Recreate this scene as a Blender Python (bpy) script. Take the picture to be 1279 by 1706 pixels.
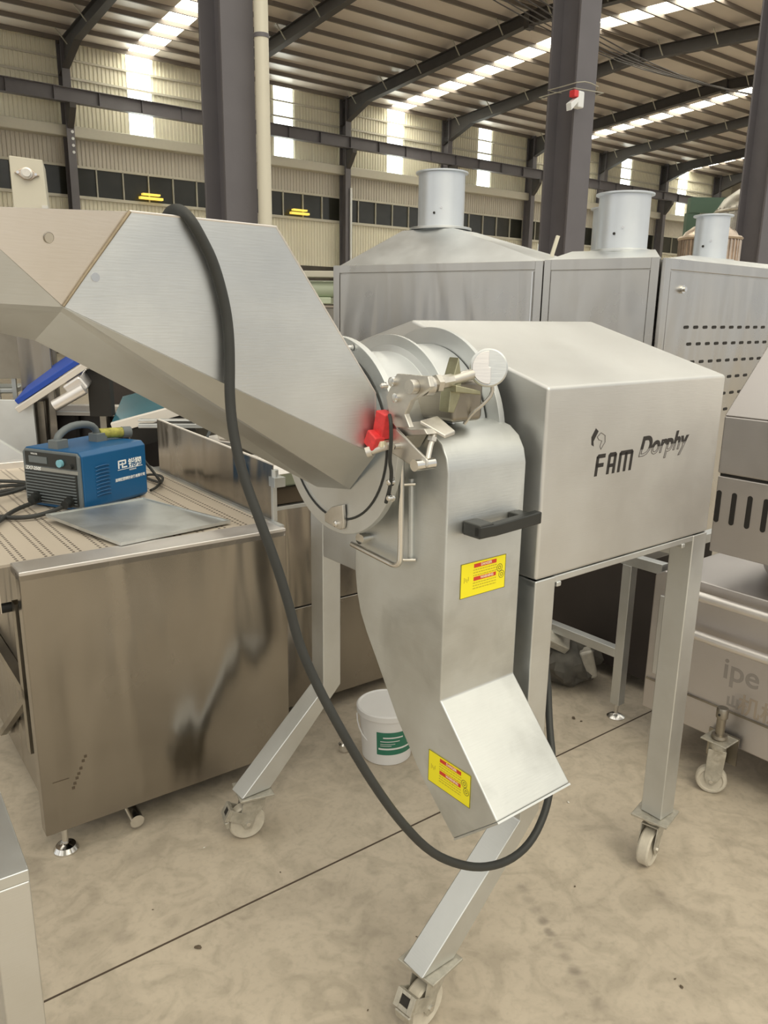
import bpy, bmesh, math, random
from math import sin, cos, pi, radians, sqrt
from mathutils import Vector, Matrix
random.seed(7)
for o in list(bpy.data.objects): bpy.data.objects.remove(o)
S = bpy.context.scene
COL = S.collection
# ------------------------------------------------------------------ camera, world, light, exposure
F_PX = 1299.0
cd = bpy.data.cameras.new('camera'); cam = bpy.data.objects.new('camera', cd); COL.objects.link(cam)
cd.sensor_fit = 'VERTICAL'; cd.sensor_height = 36.0; cd.lens = F_PX*36.0/1706.0
cd.clip_start = 0.05; cd.clip_end = 300
_p, _r = radians(14.3), radians(0.852)
fw = Vector((0, cos(_p), -sin(_p))); rt = Vector((1, 0, 0)); up = rt.cross(fw)
R_ = cos(_r)*rt + sin(_r)*up; U_ = cos(_r)*up - sin(_r)*rt
cam.matrix_world = Matrix(((R_.x, U_.x, -fw.x, 0), (R_.y, U_.y, -fw.y, 0), (R_.z, U_.z, -fw.z, 1.55), (0, 0, 0, 1)))
S.camera = cam
S.view_settings.view_transform = 'Standard'; S.view_settings.look = 'None'
S.view_settings.gamma = 1.0; S.view_settings.use_curve_mapping = False
S.view_settings.exposure = -0.07

w = bpy.data.worlds.new('world'); S.world = w; w.use_nodes = True
nt = w.node_tree; nt.nodes.clear()
wo = nt.nodes.new('ShaderNodeOutputWorld'); bg = nt.nodes.new('ShaderNodeBackground')
tc = nt.nodes.new('ShaderNodeTexCoord'); sx = nt.nodes.new('ShaderNodeSeparateXYZ'); cr = nt.nodes.new('ShaderNodeValToRGB')
nt.links.new(tc.outputs['Generated'], sx.inputs[0]); nt.links.new(sx.outputs['Z'], cr.inputs[0])
wm = nt.nodes.new('ShaderNodeMapping'); wm.inputs['Scale'].default_value = (3.2, 3.2, .7)
wn_ = nt.nodes.new('ShaderNodeTexNoise'); wn_.inputs['Scale'].default_value = 1.6; wn_.inputs['Detail'].default_value = 3
wr_ = nt.nodes.new('ShaderNodeMapRange'); wr_.inputs[1].default_value = .35; wr_.inputs[2].default_value = .65; wr_.inputs[3].default_value = .62; wr_.inputs[4].default_value = 1.3
wx_ = nt.nodes.new('ShaderNodeVectorMath'); wx_.operation = 'SCALE'
nt.links.new(tc.outputs['Generated'], wm.inputs[0]); nt.links.new(wm.outputs[0], wn_.inputs['Vector']); nt.links.new(wn_.outputs[0], wr_.inputs[0])
nt.links.new(cr.outputs[0], wx_.inputs[0]); nt.links.new(wr_.outputs[0], wx_.inputs['Scale']); nt.links.new(wx_.outputs[0], bg.inputs[0]); nt.links.new(bg.outputs[0], wo.inputs[0])
e = cr.color_ramp.elements
e[0].position = 0.0; e[0].color = (.80, .81, .80, 1)
e[1].position = 1.0; e[1].color = (1.6, 1.5, 1.3, 1)
for p_, c_ in ((.12, (.90, .90, .87, 1)), (.35, (1.15, 1.12, 1.04, 1)), (.6, (1.6, 1.52, 1.30, 1))):
    x = e.new(p_); x.color = c_
bg.inputs[1].default_value = 0.95
HALL = radians(90-52.85)       # rotation of the hall's frame
def hall(a, b, z=0):
    t = radians(52.85); return Vector((a*sin(t)-b*cos(t), a*cos(t)+b*sin(t), z))
# daylight from the rooflight bands over the near nave
ld = bpy.data.lights.new('rooflight_daylight', 'AREA'); ld.shape = 'RECTANGLE'; ld.size = 9; ld.size_y = 5
ld.energy = 420; ld.color = (1, .89, .64)
lo = bpy.data.objects.new('rooflight_daylight', ld); COL.objects.link(lo); lo.location = (3.6, -3.6, 8.5)
lo.rotation_euler = (Vector((.3, 2.2, .5))-Vector(lo.location)).to_track_quat('-Z', 'Y').to_euler()

# ------------------------------------------------------------------ materials
MAT = {}
def nodes(name):
    m = bpy.data.materials.new(name); m.use_nodes = True; t = m.node_tree
    b = t.nodes['Principled BSDF']; MAT[name] = m
    return m, t, b
def N(t, k, **kw):
    n = t.nodes.new(k)
    for a, v in kw.items(): setattr(n, a, v)
    return n
def steel(name, col, rough, var=.10, bump=.02, axis=(1, 1, 14), scale=3.0, metallic=1.0, stain=None, stainamt=.0, stscale=2.5, wave=0.):
    m, t, b = nodes(name)
    b.inputs['Metallic'].default_value = metallic
    tcn = N(t, 'ShaderNodeTexCoord'); mp = N(t, 'ShaderNodeMapping'); mp.inputs['Scale'].default_value = axis
    t.links.new(tcn.outputs['Object'], mp.inputs[0])
    n1 = N(t, 'ShaderNodeTexNoise'); n1.inputs['Scale'].default_value = 26; n1.inputs['Detail'].default_value = 1
    t.links.new(mp.outputs[0], n1.inputs['Vector'])
    n2 = N(t, 'ShaderNodeTexNoise'); n2.inputs['Scale'].default_value = scale; n2.inputs['Detail'].default_value = 5; n2.inputs['Roughness'].default_value = .6
    t.links.new(tcn.outputs['Object'], n2.inputs['Vector'])
    r = N(t, 'ShaderNodeMapRange', interpolation_type='SMOOTHSTEP'); r.inputs[1].default_value = .25; r.inputs[2].default_value = .75
    r.inputs[3].default_value = rough-.06; r.inputs[4].default_value = rough+.10
    t.links.new(n2.outputs[0], r.inputs[0]); t.links.new(r.outputs[0], b.inputs['Roughness'])
    mix = N(t, 'ShaderNodeMix', data_type='RGBA')
    mix.inputs[6].default_value = (*[c*(1-var) for c in col], 1); mix.inputs[7].default_value = (*[min(1, c*(1+var)) for c in col], 1)
    mr = N(t, 'ShaderNodeMapRange', interpolation_type='SMOOTHSTEP'); mr.inputs[1].default_value = .25; mr.inputs[2].default_value = .75
    t.links.new(n2.outputs[0], mr.inputs[0]); t.links.new(mr.outputs[0], mix.inputs[0])
    out = mix.outputs[2]
    if stain:
        n3 = N(t, 'ShaderNodeTexNoise'); n3.inputs['Scale'].default_value = stscale; n3.inputs['Detail'].default_value = 6; n3.inputs['Distortion'].default_value = .5
        t.links.new(tcn.outputs['Object'], n3.inputs['Vector'])
        m3 = N(t, 'ShaderNodeMapRange'); m3.inputs[1].default_value = .5; m3.inputs[2].default_value = .72; m3.inputs[4].default_value = stainamt
        t.links.new(n3.outputs[0], m3.inputs[0])
        mx = N(t, 'ShaderNodeMix', data_type='RGBA'); mx.inputs[7].default_value = (*stain, 1)
        t.links.new(m3.outputs[0], mx.inputs[0]); t.links.new(out, mx.inputs[6]); out = mx.outputs[2]
    t.links.new(out, b.inputs['Base Color'])
    bp = N(t, 'ShaderNodeBump'); bp.inputs['Strength'].default_value = bump*4; bp.inputs['Distance'].default_value = .002
    t.links.new(n1.outputs[0], bp.inputs['Height'])
    if wave:
        mp4 = N(t, 'ShaderNodeMapping'); mp4.inputs['Scale'].default_value = (4.5, 4.5, .9); t.links.new(tcn.outputs['Object'], mp4.inputs[0])
        n4 = N(t, 'ShaderNodeTexNoise'); n4.inputs['Scale'].default_value = 1.3; n4.inputs['Detail'].default_value = 1.5; n4.inputs['Distortion'].default_value = .4
        t.links.new(mp4.outputs[0], n4.inputs['Vector'])
        b4 = N(t, 'ShaderNodeBump'); b4.inputs['Strength'].default_value = 1; b4.inputs['Distance'].default_value = wave
        t.links.new(n4.outputs[0], b4.inputs['Height']); t.links.new(b4.outputs[0], bp.inputs['Normal'])
    t.links.new(bp.outputs[0], b.inputs['Normal'])
    return m
def paint(name, col, rough=.5, metallic=0., var=.06, scale=8, emit=None, es=1.0, alpha=None):
    m, t, b = nodes(name)
    b.inputs['Roughness'].default_value = rough; b.inputs['Metallic'].default_value = metallic
    tcn = N(t, 'ShaderNodeTexCoord'); n2 = N(t, 'ShaderNodeTexNoise'); n2.inputs['Scale'].default_value = scale; n2.inputs['Detail'].default_value = 4
    t.links.new(tcn.outputs['Object'], n2.inputs['Vector'])
    mix = N(t, 'ShaderNodeMix', data_type='RGBA')
    mix.inputs[6].default_value = (*[c*(1-var) for c in col], 1); mix.inputs[7].default_value = (*[min(1, c*(1+var)) for c in col], 1)
    t.links.new(n2.outputs[0], mix.inputs[0]); t.links.new(mix.outputs[2], b.inputs['Base Color'])
    if emit:
        b.inputs['Emission Color'].default_value = (*emit, 1); b.inputs['Emission Strength'].default_value = es
    return m
steel('sheet_steel', (.66, .68, .685), .42, stain=(.40, .40, .38), stainamt=.25)
steel('sheet_steel_worn', (.64, .66, .655), .46, var=.12, stain=(.36, .37, .36), stainamt=.5, stscale=7)
steel('sheet_steel_lit', (.80, .775, .76), .40, var=.06)  # paler copy of sheet_steel, bright reflections put into the colour
steel('panel_steel', (.68, .685, .68), .45, var=.05, stain=(.50, .49, .47), stainamt=.3)
steel('polished_steel', (.335, .31, .275), .22, var=.12, bump=.002, axis=(1, 1, 4), scale=1.3, stain=(.27, .25, .22), stainamt=.5, stscale=2, wave=.02)
steel('oven_steel', (.55, .54, .52), .27, var=.08, bump=.0, axis=(1, 1, 3), scale=1.4, wave=.02)
steel('cast_steel', (.62, .60, .56), .38, var=.12, bump=.05, axis=(1, 1, 1), scale=20)
steel('brass_steel', (.40, .39, .27), .40, var=.2, bump=.05, axis=(1, 1, 1), scale=20)
steel('caster_zinc', (.52, .50, .44), .5, var=.2, bump=.08, axis=(1, 1, 1), scale=30, metallic=.7, stain=(.3, .26, .2), stainamt=.6, stscale=30)
steel('chrome', (.75, .74, .72), .15, var=.05, bump=0, axis=(1, 1, 1))
steel('grimy_steel', (.36, .33, .28), .38, var=.2, stain=(.15, .13, .11), stainamt=.7, stscale=3)
steel('duct_steel', (.66, .70, .75), .38, var=.05, bump=.01, metallic=.6)
steel('tank_steel', (.57, .545, .54), .40, var=.06, bump=.02, metallic=.95)
steel('copper_steel', (.58, .49, .41), .35, var=.2, bump=.05)
paint('weld_seam', (.30, .25, .18), .6, .5, .3, 60)
paint('black_rubber', (.028, .03, .029), .55, var=.3, scale=14)
paint('black_plastic', (.02, .022, .022), .4, var=.3, scale=30)
paint('dark_handle', (.045, .047, .045), .35, .2, .4, 60)
paint('red_plastic', (.75, .05, .055), .45, var=.35, scale=90)
paint('wheel_nylon', (.55, .51, .43), .5, var=.18, scale=60)
paint('sticker_yellow', (.90, .80, .015), .45, var=.03)
paint('sticker_red', (.62, .045, .02), .45)
paint('sticker_ink', (.10, .09, .03), .5)
paint('sticker_text', (.55, .45, .02), .5)
paint('sticker_white', (.85, .8, .6), .5)
paint('logo_black', (.018, .016, .016), .4)
paint('logo_line', (.12, .11, .11), .4)
paint('blue_enamel', (.004, .088, .235), .38, var=.10, scale=6)
paint('dusty_blue', (.30, .30, .28), .6, var=.15, scale=20)
paint('grey_plastic', (.13, .15, .16), .5, var=.12)
paint('yellow_sleeve', (.33, .31, .06), .6, var=.8, scale=60)
paint('white_print', (.85, .87, .88), .5)
paint('lcd', (.2, .45, .55), .2)
paint('pail_white', (.80, .80, .80), .4, var=.03)
paint('pail_green', (.03, .19, .12), .4, var=.15, scale=30)
paint('column_paint', (.145, .136, .147), .5, var=.12, scale=3)
paint('rafter_paint', (.062, .055, .052), .55, var=.15, scale=3)
paint('purlin_paint', (.16, .135, .115), .6, var=.15, scale=2)
paint('wall_sheet', (.80, .76, .62), .55, var=.06, scale=1.5)
paint('wall_sheet_low', (.56, .52, .45), .6, var=.06, scale=1.5)
paint('roof_sheet', (.68, .61, .55), .4, .1, var=.12, scale=.9)
paint('wall_dark', (.07, .06, .045), .6, var=.4, scale=4)
paint('cream_trim', (.58, .55, .46), .5, var=.05)
paint('cream_pipe', (.70, .66, .54), .35, var=.03)
paint('window_dark', (.035, .035, .028), .12, var=.3, scale=2)
paint('window_bright', (.5, .52, .5), .3, emit=(.9, .95, .95), es=.6)
paint('yellow_lamp', (.8, .6, .1), .4, emit=(1, .72, .12), es=.9)
paint('rooflight', (.8, .85, .8), .4, emit=(.93, 1.0, .92), es=7)
paint('roofband', (.8, .8, .7), .4, emit=(1.0, .96, .80), es=14)
paint('mullion', (.42, .40, .33), .5)
paint('belt_blue', (.015, .07, .42), .45, var=.06)
paint('belt_teal', (.04, .15, .20), .25, var=.1)
paint('white_rail', (.72, .68, .63), .4, var=.04)
paint('pale_green', (.55, .62, .47), .35, var=.04)
paint('dark_void', (.02, .018, .016), .8)
paint('brown_box', (.045, .037, .034), .5, var=.2)  # dark brown; also stands in for the shade under the tube stand
paint('green_paint', (.10, .17, .12), .5)
paint('rubbish_grey', (.09, .085, .075), .7, var=.5, scale=25)
paint('foil_white', (.45, .43, .38), .4, .3, .3, 40)
paint('ghost_print', (.36, .335, .32), .5, .5)
paint('ghost_tan', (.42, .36, .30), .5, .5)
paint('debris', (.10, .075, .05), .8)
paint('debris_pale', (.75, .73, .68), .7)

# concrete floor: mottled colour, one saw-cut joint per bay, scuffs and stains that belong to the slab
m, t, b = nodes('concrete')
tcn = N(t, 'ShaderNodeTexCoord')
na = N(t, 'ShaderNodeTexNoise'); na.inputs['Scale'].default_value = 1.1; na.inputs['Detail'].default_value = 8; na.inputs['Roughness'].default_value = .62; na.inputs['Distortion'].default_value = .6
nb = N(t, 'ShaderNodeTexNoise'); nb.inputs['Scale'].default_value = 9; nb.inputs['Detail'].default_value = 7; nb.inputs['Distortion'].default_value = 1.6
nc = N(t, 'ShaderNodeTexNoise'); nc.inputs['Scale'].default_value = 60; nc.inputs['Detail'].default_value = 3
for n_ in (na, nb, nc): t.links.new(tcn.outputs['Object'], n_.inputs['Vector'])
c1 = N(t, 'ShaderNodeValToRGB'); c1.color_ramp.elements[0].position = .34; c1.color_ramp.elements[0].color = (.44, .385, .31, 1)
c1.color_ramp.elements[1].position = .66; c1.color_ramp.elements[1].color = (.60, .53, .43, 1)
t.links.new(na.outputs[0], c1.inputs[0])
c2 = N(t, 'ShaderNodeValToRGB'); c2.color_ramp.elements[0].position = .36; c2.color_ramp.elements[0].color = (.82, .82, .81, 1)
c2.color_ramp.elements[1].position = .56; c2.color_ramp.elements[1].color = (1, 1, 1, 1)
t.links.new(nb.outputs[0], c2.inputs[0])
mu = N(t, 'ShaderNodeMix', data_type='RGBA', blend_type='MULTIPLY'); mu.inputs[0].default_value = 1
t.links.new(c1.outputs[0], mu.inputs[6]); t.links.new(c2.outputs[0], mu.inputs[7])
c3 = N(t, 'ShaderNodeValToRGB'); c3.color_ramp.elements[0].position = .30; c3.color_ramp.elements[0].color = (.90, .90, .90, 1)
c3.color_ramp.elements[1].position = .5; c3.color_ramp.elements[1].color = (1, 1, 1, 1)
t.links.new(nc.outputs[0], c3.inputs[0])
mu2 = N(t, 'ShaderNodeMix', data_type='RGBA', blend_type='MULTIPLY'); mu2.inputs[0].default_value = 1
t.links.new(mu.outputs[2], mu2.inputs[6]); t.links.new(c3.outputs[0], mu2.inputs[7])
def VM(op, a_, b_=None, out=0):
    n_ = N(t, 'ShaderNodeVectorMath', operation=op)
    for i_, v_ in enumerate((a_, b_)):
        if v_ is None: continue
        if isinstance(v_, tuple): n_.inputs[i_].default_value = v_
        else: t.links.new(v_, n_.inputs[i_])
    return n_.outputs[out]
def FM(op, a_, b_=None, c_=None):
    n_ = N(t, 'ShaderNodeMath', operation=op)
    for i_, v_ in enumerate((a_, b_, c_)):
        if v_ is None: continue
        if isinstance(v_, (int, float)): n_.inputs[i_].default_value = v_
        else: t.links.new(v_, n_.inputs[i_])
    return n_.outputs[0]
warp = VM('ADD', tcn.outputs['Object'], VM('MULTIPLY', VM('SUBTRACT', nb.outputs['Color'], (.5, .5, .5)), (.03, .03, 0)))
def blotch(cx, cy, r0, r1):
    d_ = VM('DISTANCE', warp, (cx, cy, 0), 1)
    mr_ = N(t, 'ShaderNodeMapRange', interpolation_type='SMOOTHSTEP'); mr_.inputs[1].default_value = r0; mr_.inputs[2].default_value = r1; mr_.inputs[3].default_value = 1; mr_.inputs[4].default_value = 0
    t.links.new(d_, mr_.inputs[0]); return mr_.outputs[0]
acc = None
for k_ in range(9):
    u_ = k_/8; q_ = FM('MULTIPLY', blotch(1.438-.121*u_, 1.232-.309*u_, .004, .030-.010*sin(3*u_)), .30+.25*(k_ in (3, 4, 7)))
    acc = q_ if acc is None else FM('MAXIMUM', acc, q_)
for cx_, cy_, r_, k_ in ((1.727, .963, .07, .22), (1.735, .99, .03, .45), (1.30, .86, .035, .35), (.55, 1.0, .12, .18), (.35, 2.1, .10, .25), (.62, 1.98, .07, .2), (1.9, .7, .05, .3), (2.1, 1.0, .04, .25), (.9, 1.95, .08, .2), (.48, 1.72, .04, .3)):
    acc = FM('MAXIMUM', acc, FM('MULTIPLY', blotch(cx_, cy_, .0, r_), k_))
nd = N(t, 'ShaderNodeTexNoise'); nd.inputs['Scale'].default_value = 3.3; nd.inputs['Detail'].default_value = 5
t.links.new(tcn.outputs['Object'], nd.inputs['Vector'])
mrd = N(t, 'ShaderNodeMapRange'); mrd.inputs[1].default_value = .66; mrd.inputs[2].default_value = .76; mrd.inputs[4].default_value = .35
t.links.new(nd.outputs[0], mrd.inputs[0]); acc = FM('MAXIMUM', acc, mrd.outputs[0])
dk = N(t, 'ShaderNodeMix', data_type='RGBA', blend_type='MIX'); dk.inputs[7].default_value = (.13, .11, .09, 1)
t.links.new(acc, dk.inputs[0]); t.links.new(mu2.outputs[2], dk.inputs[6])
t.links.new(dk.outputs[2], b.inputs['Base Color']); b.inputs['Roughness'].default_value = .55
bp = N(t, 'ShaderNodeBump'); bp.inputs['Strength'].default_value = .15; bp.inputs['Distance'].default_value = .003
t.links.new(nb.outputs[0], bp.inputs['Height']); t.links.new(bp.outputs[0], b.inputs['Normal'])
paint('stain_dark', (.17, .145, .12), .6, var=.25, scale=30)
paint('stain_ring', (.40, .35, .29), .6, var=.1, scale=30)
paint('joint_dark', (.07, .05, .035), .8)
# perforated modular belt
m, t, b = nodes('perforated_belt')
tcn = N(t, 'ShaderNodeTexCoord'); sp = N(t, 'ShaderNodeSeparateXYZ'); t.links.new(tcn.outputs['Object'], sp.inputs[0])
def mth(op, a_, b_=None):
    n_ = N(t, 'ShaderNodeMath', operation=op)
    for i_, v_ in enumerate((a_, b_)):
        if v_ is None: continue
        if isinstance(v_, (int, float)): n_.inputs[i_].default_value = v_
        else: t.links.new(v_, n_.inputs[i_])
    return n_.outputs[0]
# double rows of small slots running along the belt (local y), a pair every 0.07 m across (local x)
fx = mth('FRACT', mth('MULTIPLY', sp.outputs[0], 1/.075)); fy = mth('FRACT', mth('MULTIPLY', sp.outputs[1], 1/.02))
r1 = mth('LESS_THAN', mth('ABSOLUTE', mth('SUBTRACT', fx, .30)), .05); r2 = mth('LESS_THAN', mth('ABSOLUTE', mth('SUBTRACT', fx, .55)), .05)
hole = mth('MULTIPLY', mth('MAXIMUM', r1, r2), mth('LESS_THAN', fy, .5))
mx = N(t, 'ShaderNodeMix', data_type='RGBA'); mx.inputs[6].default_value = (.62, .55, .46, 1); mx.inputs[7].default_value = (.10, .075, .06, 1)
t.links.new(hole, mx.inputs[0]); t.links.new(mx.outputs[2], b.inputs['Base Color']); b.inputs['Metallic'].default_value = .35; b.inputs['Roughness'].default_value = .45

# ------------------------------------------------------------------ helpers
def tag(o, label=None, cat=None, group=None, kind=None):
    if label: o['label'] = label
    if cat: o['category'] = cat
    if group: o['group'] = group
    if kind: o['kind'] = kind
    return o
def thing(name, label, cat, loc=(0, 0, 0), rz=0., group=None):
    o = bpy.data.objects.new(name, None); COL.objects.link(o); o.empty_display_size = .1
    o.location = loc; o.rotation_euler = (0, 0, rz)
    return tag(o, label, cat, group)
class MB:
    def __init__(s): s.b = bmesh.new()
    def box(s, x0, x1, y0, y1, z0, z1, M=None):
        vs = [s.b.verts.new((x, y, z)) for x in (x0, x1) for y in (y0, y1) for z in (z0, z1)]
        for f in ((0, 1, 3, 2), (4, 6, 7, 5), (0, 4, 5, 1), (2, 3, 7, 6), (0, 2, 6, 4), (1, 5, 7, 3)): s.b.faces.new([vs[i] for i in f])
        if M is not None: bmesh.ops.transform(s.b, matrix=M, verts=vs)
        return s
    def loft(s, rings, cap=True, closed=True):
        R = [[s.b.verts.new(p) for p in r] for r in rings]; n = len(R[0])
        for a, c in zip(R, R[1:]):
            for i in range(n if closed else n-1):
                j = (i+1) % n
                try: s.b.faces.new((a[i], a[j], c[j], c[i]))
                except ValueError: pass
        if cap and closed:
            s.b.faces.new(R[0][::-1]); s.b.faces.new(R[-1])
        return s
    def prism(s, poly, axis, a0, a1):
        # poly in the two other axes (cyclic order), extruded along axis
        def P(u, v, a):
            return {0: (a, u, v), 1: (u, a, v), 2: (u, v, a)}[axis]
        return s.loft([[P(u, v, a0) for u, v in poly], [P(u, v, a1) for u, v in poly]])
    def cyl(s, p0, p1, r0, r1=None, n=20, cap=True):
        p0, p1 = Vector(p0), Vector(p1); r1 = r0 if r1 is None else r1
        d = (p1-p0).normalized(); x = d.orthogonal().normalized(); y = d.cross(x)
        return s.loft([[p+(x*cos(2*pi*i/n)+y*sin(2*pi*i/n))*r for i in range(n)] for p, r in ((p0, r0), (p1, r1))], cap)
    def revolve(s, prof, c=(0, 0, 0), axis=(0, 0, 1), n=32, cap=True):
        # prof: (radius, height) pairs
        c = Vector(c); d = Vector(axis).normalized(); x = d.orthogonal().normalized(); y = d.cross(x)
        return s.loft([[c+d*h+(x*cos(2*pi*i/n)+y*sin(2*pi*i/n))*max(r, 1e-4) for i in range(n)] for r, h in prof], cap)
    def tube(s, pts, r, n=10, smooth=0, cap=True):
        P = [Vector(p) for p in pts]
        for _ in range(smooth):
            Q = [P[0]]
            for a, c in zip(P, P[1:]): Q += [a.lerp(c, .25), a.lerp(c, .75)]
            P = Q+[P[-1]]
        T = [(P[min(i+1, len(P)-1)]-P[max(i-1, 0)]).normalized() for i in range(len(P))]
        x = T[0].orthogonal().normalized(); rings = []
        for i, p in enumerate(P):
            x = (x-T[i]*x.dot(T[i])).normalized(); y = T[i].cross(x)
            rr = r(i/(len(P)-1)) if callable(r) else r
            rings.append([p+(x*cos(2*pi*k/n)+y*sin(2*pi*k/n))*rr for k in range(n)])
        return s.loft(rings, cap)
    def bar(s, p0, p1, wx, wy, ref=(0, 0, 1)):
        p0, p1 = Vector(p0), Vector(p1); d = (p1-p0).normalized(); r = Vector(ref)
        if abs(d.dot(r)) > .99: r = Vector((1, 0, 0))
        x = d.cross(r).normalized(); y = x.cross(d)
        return s.loft([[p+x*sx*wx/2+y*sy*wy/2 for sx, sy in ((-1, -1), (1, -1), (1, 1), (-1, 1))] for p in (p0, p1)])
    def faces(s, V, Fc):
        vs = [s.b.verts.new(v) for v in V]
        for f in Fc: s.b.faces.new([vs[i] for i in f])
        return s
    def sphere(s, c, r, n=16, sc=(1, 1, 1)):
        M = Matrix.Translation(c) @ Matrix.Diagonal((r*sc[0], r*sc[1], r*sc[2], 1))
        bmesh.ops.create_uvsphere(s.b, u_segments=n, v_segments=n//2, radius=1, matrix=M); return s
    def build(s, name, mat, parent=None, bevel=0., solid=0., smooth=True, seg=2, off=1., recalc=True):
        if recalc: bmesh.ops.recalc_face_normals(s.b, faces=s.b.faces)
        me = bpy.data.meshes.new(name); s.b.to_mesh(me); s.b.free()
        for mm in (mat if isinstance(mat, (list, tuple)) else [mat]): me.materials.append(MAT[mm] if isinstance(mm, str) else mm)
        if smooth:
            me.shade_smooth()
            at = me.attributes.new('sharp_edge', 'BOOLEAN', 'EDGE')
            bm = bmesh.new(); bm.from_mesh(me); bm.edges.ensure_lookup_table()
            for i, ed in enumerate(bm.edges):
                at.data[i].value = (len(ed.link_faces) != 2) or ed.calc_face_angle(0) > radians(32)
            bm.free()
        o = bpy.data.objects.new(name, me); COL.objects.link(o)
        if parent is not None: o.parent = parent
        if solid:
            q = o.modifiers.new('thickness', 'SOLIDIFY'); q.thickness = solid; q.offset = off
        if bevel:
            q = o.modifiers.new('bevel', 'BEVEL'); q.width = bevel; q.segments = seg; q.limit_method = 'ANGLE'; q.angle_limit = radians(30)
            q.harden_normals = True
        return o
def copy_tree(o, parent=None):
    c = o.copy(); COL.objects.link(c); c.parent = parent
    for ch in [x for x in list(bpy.data.objects) if x.parent == o]: copy_tree(ch, c)
    return c
def struct(o): o['kind'] = 'structure'; return o
def text_bm(txt, size, extrude=.0004, shear=0., bold=0., fill=True, line=0.):
    cu = bpy.data.curves.new('t', 'FONT'); cu.body = txt; cu.size = size; cu.extrude = extrude if fill else 0; cu.shear = shear; cu.offset = bold
    if not fill: cu.fill_mode = 'NONE'; cu.bevel_depth = line; cu.bevel_resolution = 0; cu.resolution_u = 3
    ob = bpy.data.objects.new('t', cu); COL.objects.link(ob)
    dg = bpy.context.evaluated_depsgraph_get(); dg.update()
    me = bpy.data.meshes.new_from_object(ob.evaluated_get(dg))
    bm = bmesh.new(); bm.from_mesh(me); bpy.data.objects.remove(ob); bpy.data.curves.remove(cu); bpy.data.meshes.remove(me)
    return bm
def put_text(dst, bm, M):
    bmesh.ops.transform(bm, matrix=M, verts=bm.verts)
    me = bpy.data.meshes.new('x'); bm.to_mesh(me); dst.b.from_mesh(me); bm.free(); bpy.data.meshes.remove(me)
def frameM(o, x, y):
    o, x, y = Vector(o), Vector(x).normalized(), Vector(y).normalized(); z = x.cross(y)
    return Matrix(((x.x, y.x, z.x, o.x), (x.y, y.y, z.y, o.y), (x.z, y.z, z.z, o.z), (0, 0, 0, 1)))

# ------------------------------------------------------------------ the hall
hroot = Matrix.Rotation(HALL, 4, 'Z')
def hplace(o): o.matrix_world = hroot @ o.matrix_world if o.parent is None else o.matrix_world; return o
def hs(mb, name, mat, **k):
    o = mb.build(name, mat, None, **k); o.rotation_euler = (0, 0, HALL); return o
fl = MB().box(-30, 70, -14, 29.6, -.1, 0); floor = struct(hs(fl, 'floor', 'concrete', smooth=False))
WB = 29.5
LIGHTS = [5.55, 11.25, 17.05, 22.65, 28.05, 33.5, 38.98, 44.5]
def corrug(x0, x1, z0, z1, y=WB, pitch=.14, dep=.03):
    mb = MB(); pr = []; x = x0
    while x < x1-1e-6:
        for dx, dy in ((0, 0), (.04, 0), (.055, -dep), (.11, -dep), (.125, 0)):
            if x+dx < x1: pr.append((x+dx, y+dy))
        x += pitch
    pr.append((x1, y))
    mb.loft([[(a, c, z0) for a, c in pr], [(a, c, z1) for a, c in pr]], cap=False, closed=False)
    return mb
up_ = MB(); xs = [-4]+[v for L in LIGHTS for v in (L-.43, L+.43)]+[50]
wall = None
parts_ = []
for i in range(0, len(xs), 2):
    q = corrug(xs[i], xs[i+1], 7.4, 10.15); me = bpy.data.meshes.new('x'); q.b.to_mesh(me); up_.b.from_mesh(me); q.b.free()
wu = struct(hs(up_, 'wall_back', 'wall_sheet', recalc=False))
for (z0, z1, mt) in ((6.28, 7.4, 'wall_sheet_low'), (3.45, 5.3, 'wall_sheet')):
    o = struct(hs(corrug(-4, 50, z0, z1), 'wall_back', mt, recalc=False))
struct(hs(MB().box(-4, 50, WB-.02, WB+.1, 0, 3.45), 'wall_back', 'wall_dark'))
struct(hs(MB().box(-4, 50, WB-.38, WB+.02, 7.14, 7.5), 'trim_1', 'cream_trim', bevel=.04))
struct(hs(MB().box(-4, 50, WB-.12, WB+.02, 5.24, 5.34).box(-4, 50, WB-.06, WB+.02, 6.24, 6.32), 'trim_2', 'cream_trim'))
struct(hs(MB().box(-4, 50, WB-.1, WB, 9.54, 9.60).box(-4, 50, WB-.1, WB, 8.98, 9.05), 'trim_3', 'cream_trim'))
# the clerestory strip window, one window per bay
n = 0
for kbay in range(-1, 9):
    x0 = 3+5.58*(kbay-0)-0.02; x1 = x0+5.58
    if x0 < -4 or x0 > 46: continue
    n += 1
    wn = thing('window_%d' % n, None, None); wn.rotation_euler = (0, 0, HALL); wn['kind'] = 'structure'
    fr = MB()
    for j in range(6):
        x = x0+j*.93
        if x < x1: fr.box(x, x+.05, WB-.06, WB+.02, 5.3, 6.28)
    fr.build('window_frame', 'mullion', wn)
    MB().box(x0, x1, WB+.0, WB+.04, 5.3, 6.28).build('window_pane', 'window_dark', wn)
# translucent wall lights
for i, L in enumerate(LIGHTS):
    o = hs(MB().box(L-.43, L+.43, WB+.0, WB+.03, 7.45, 10.12), 'window_%d' % (20+i), 'rooflight'); struct(o)
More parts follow.
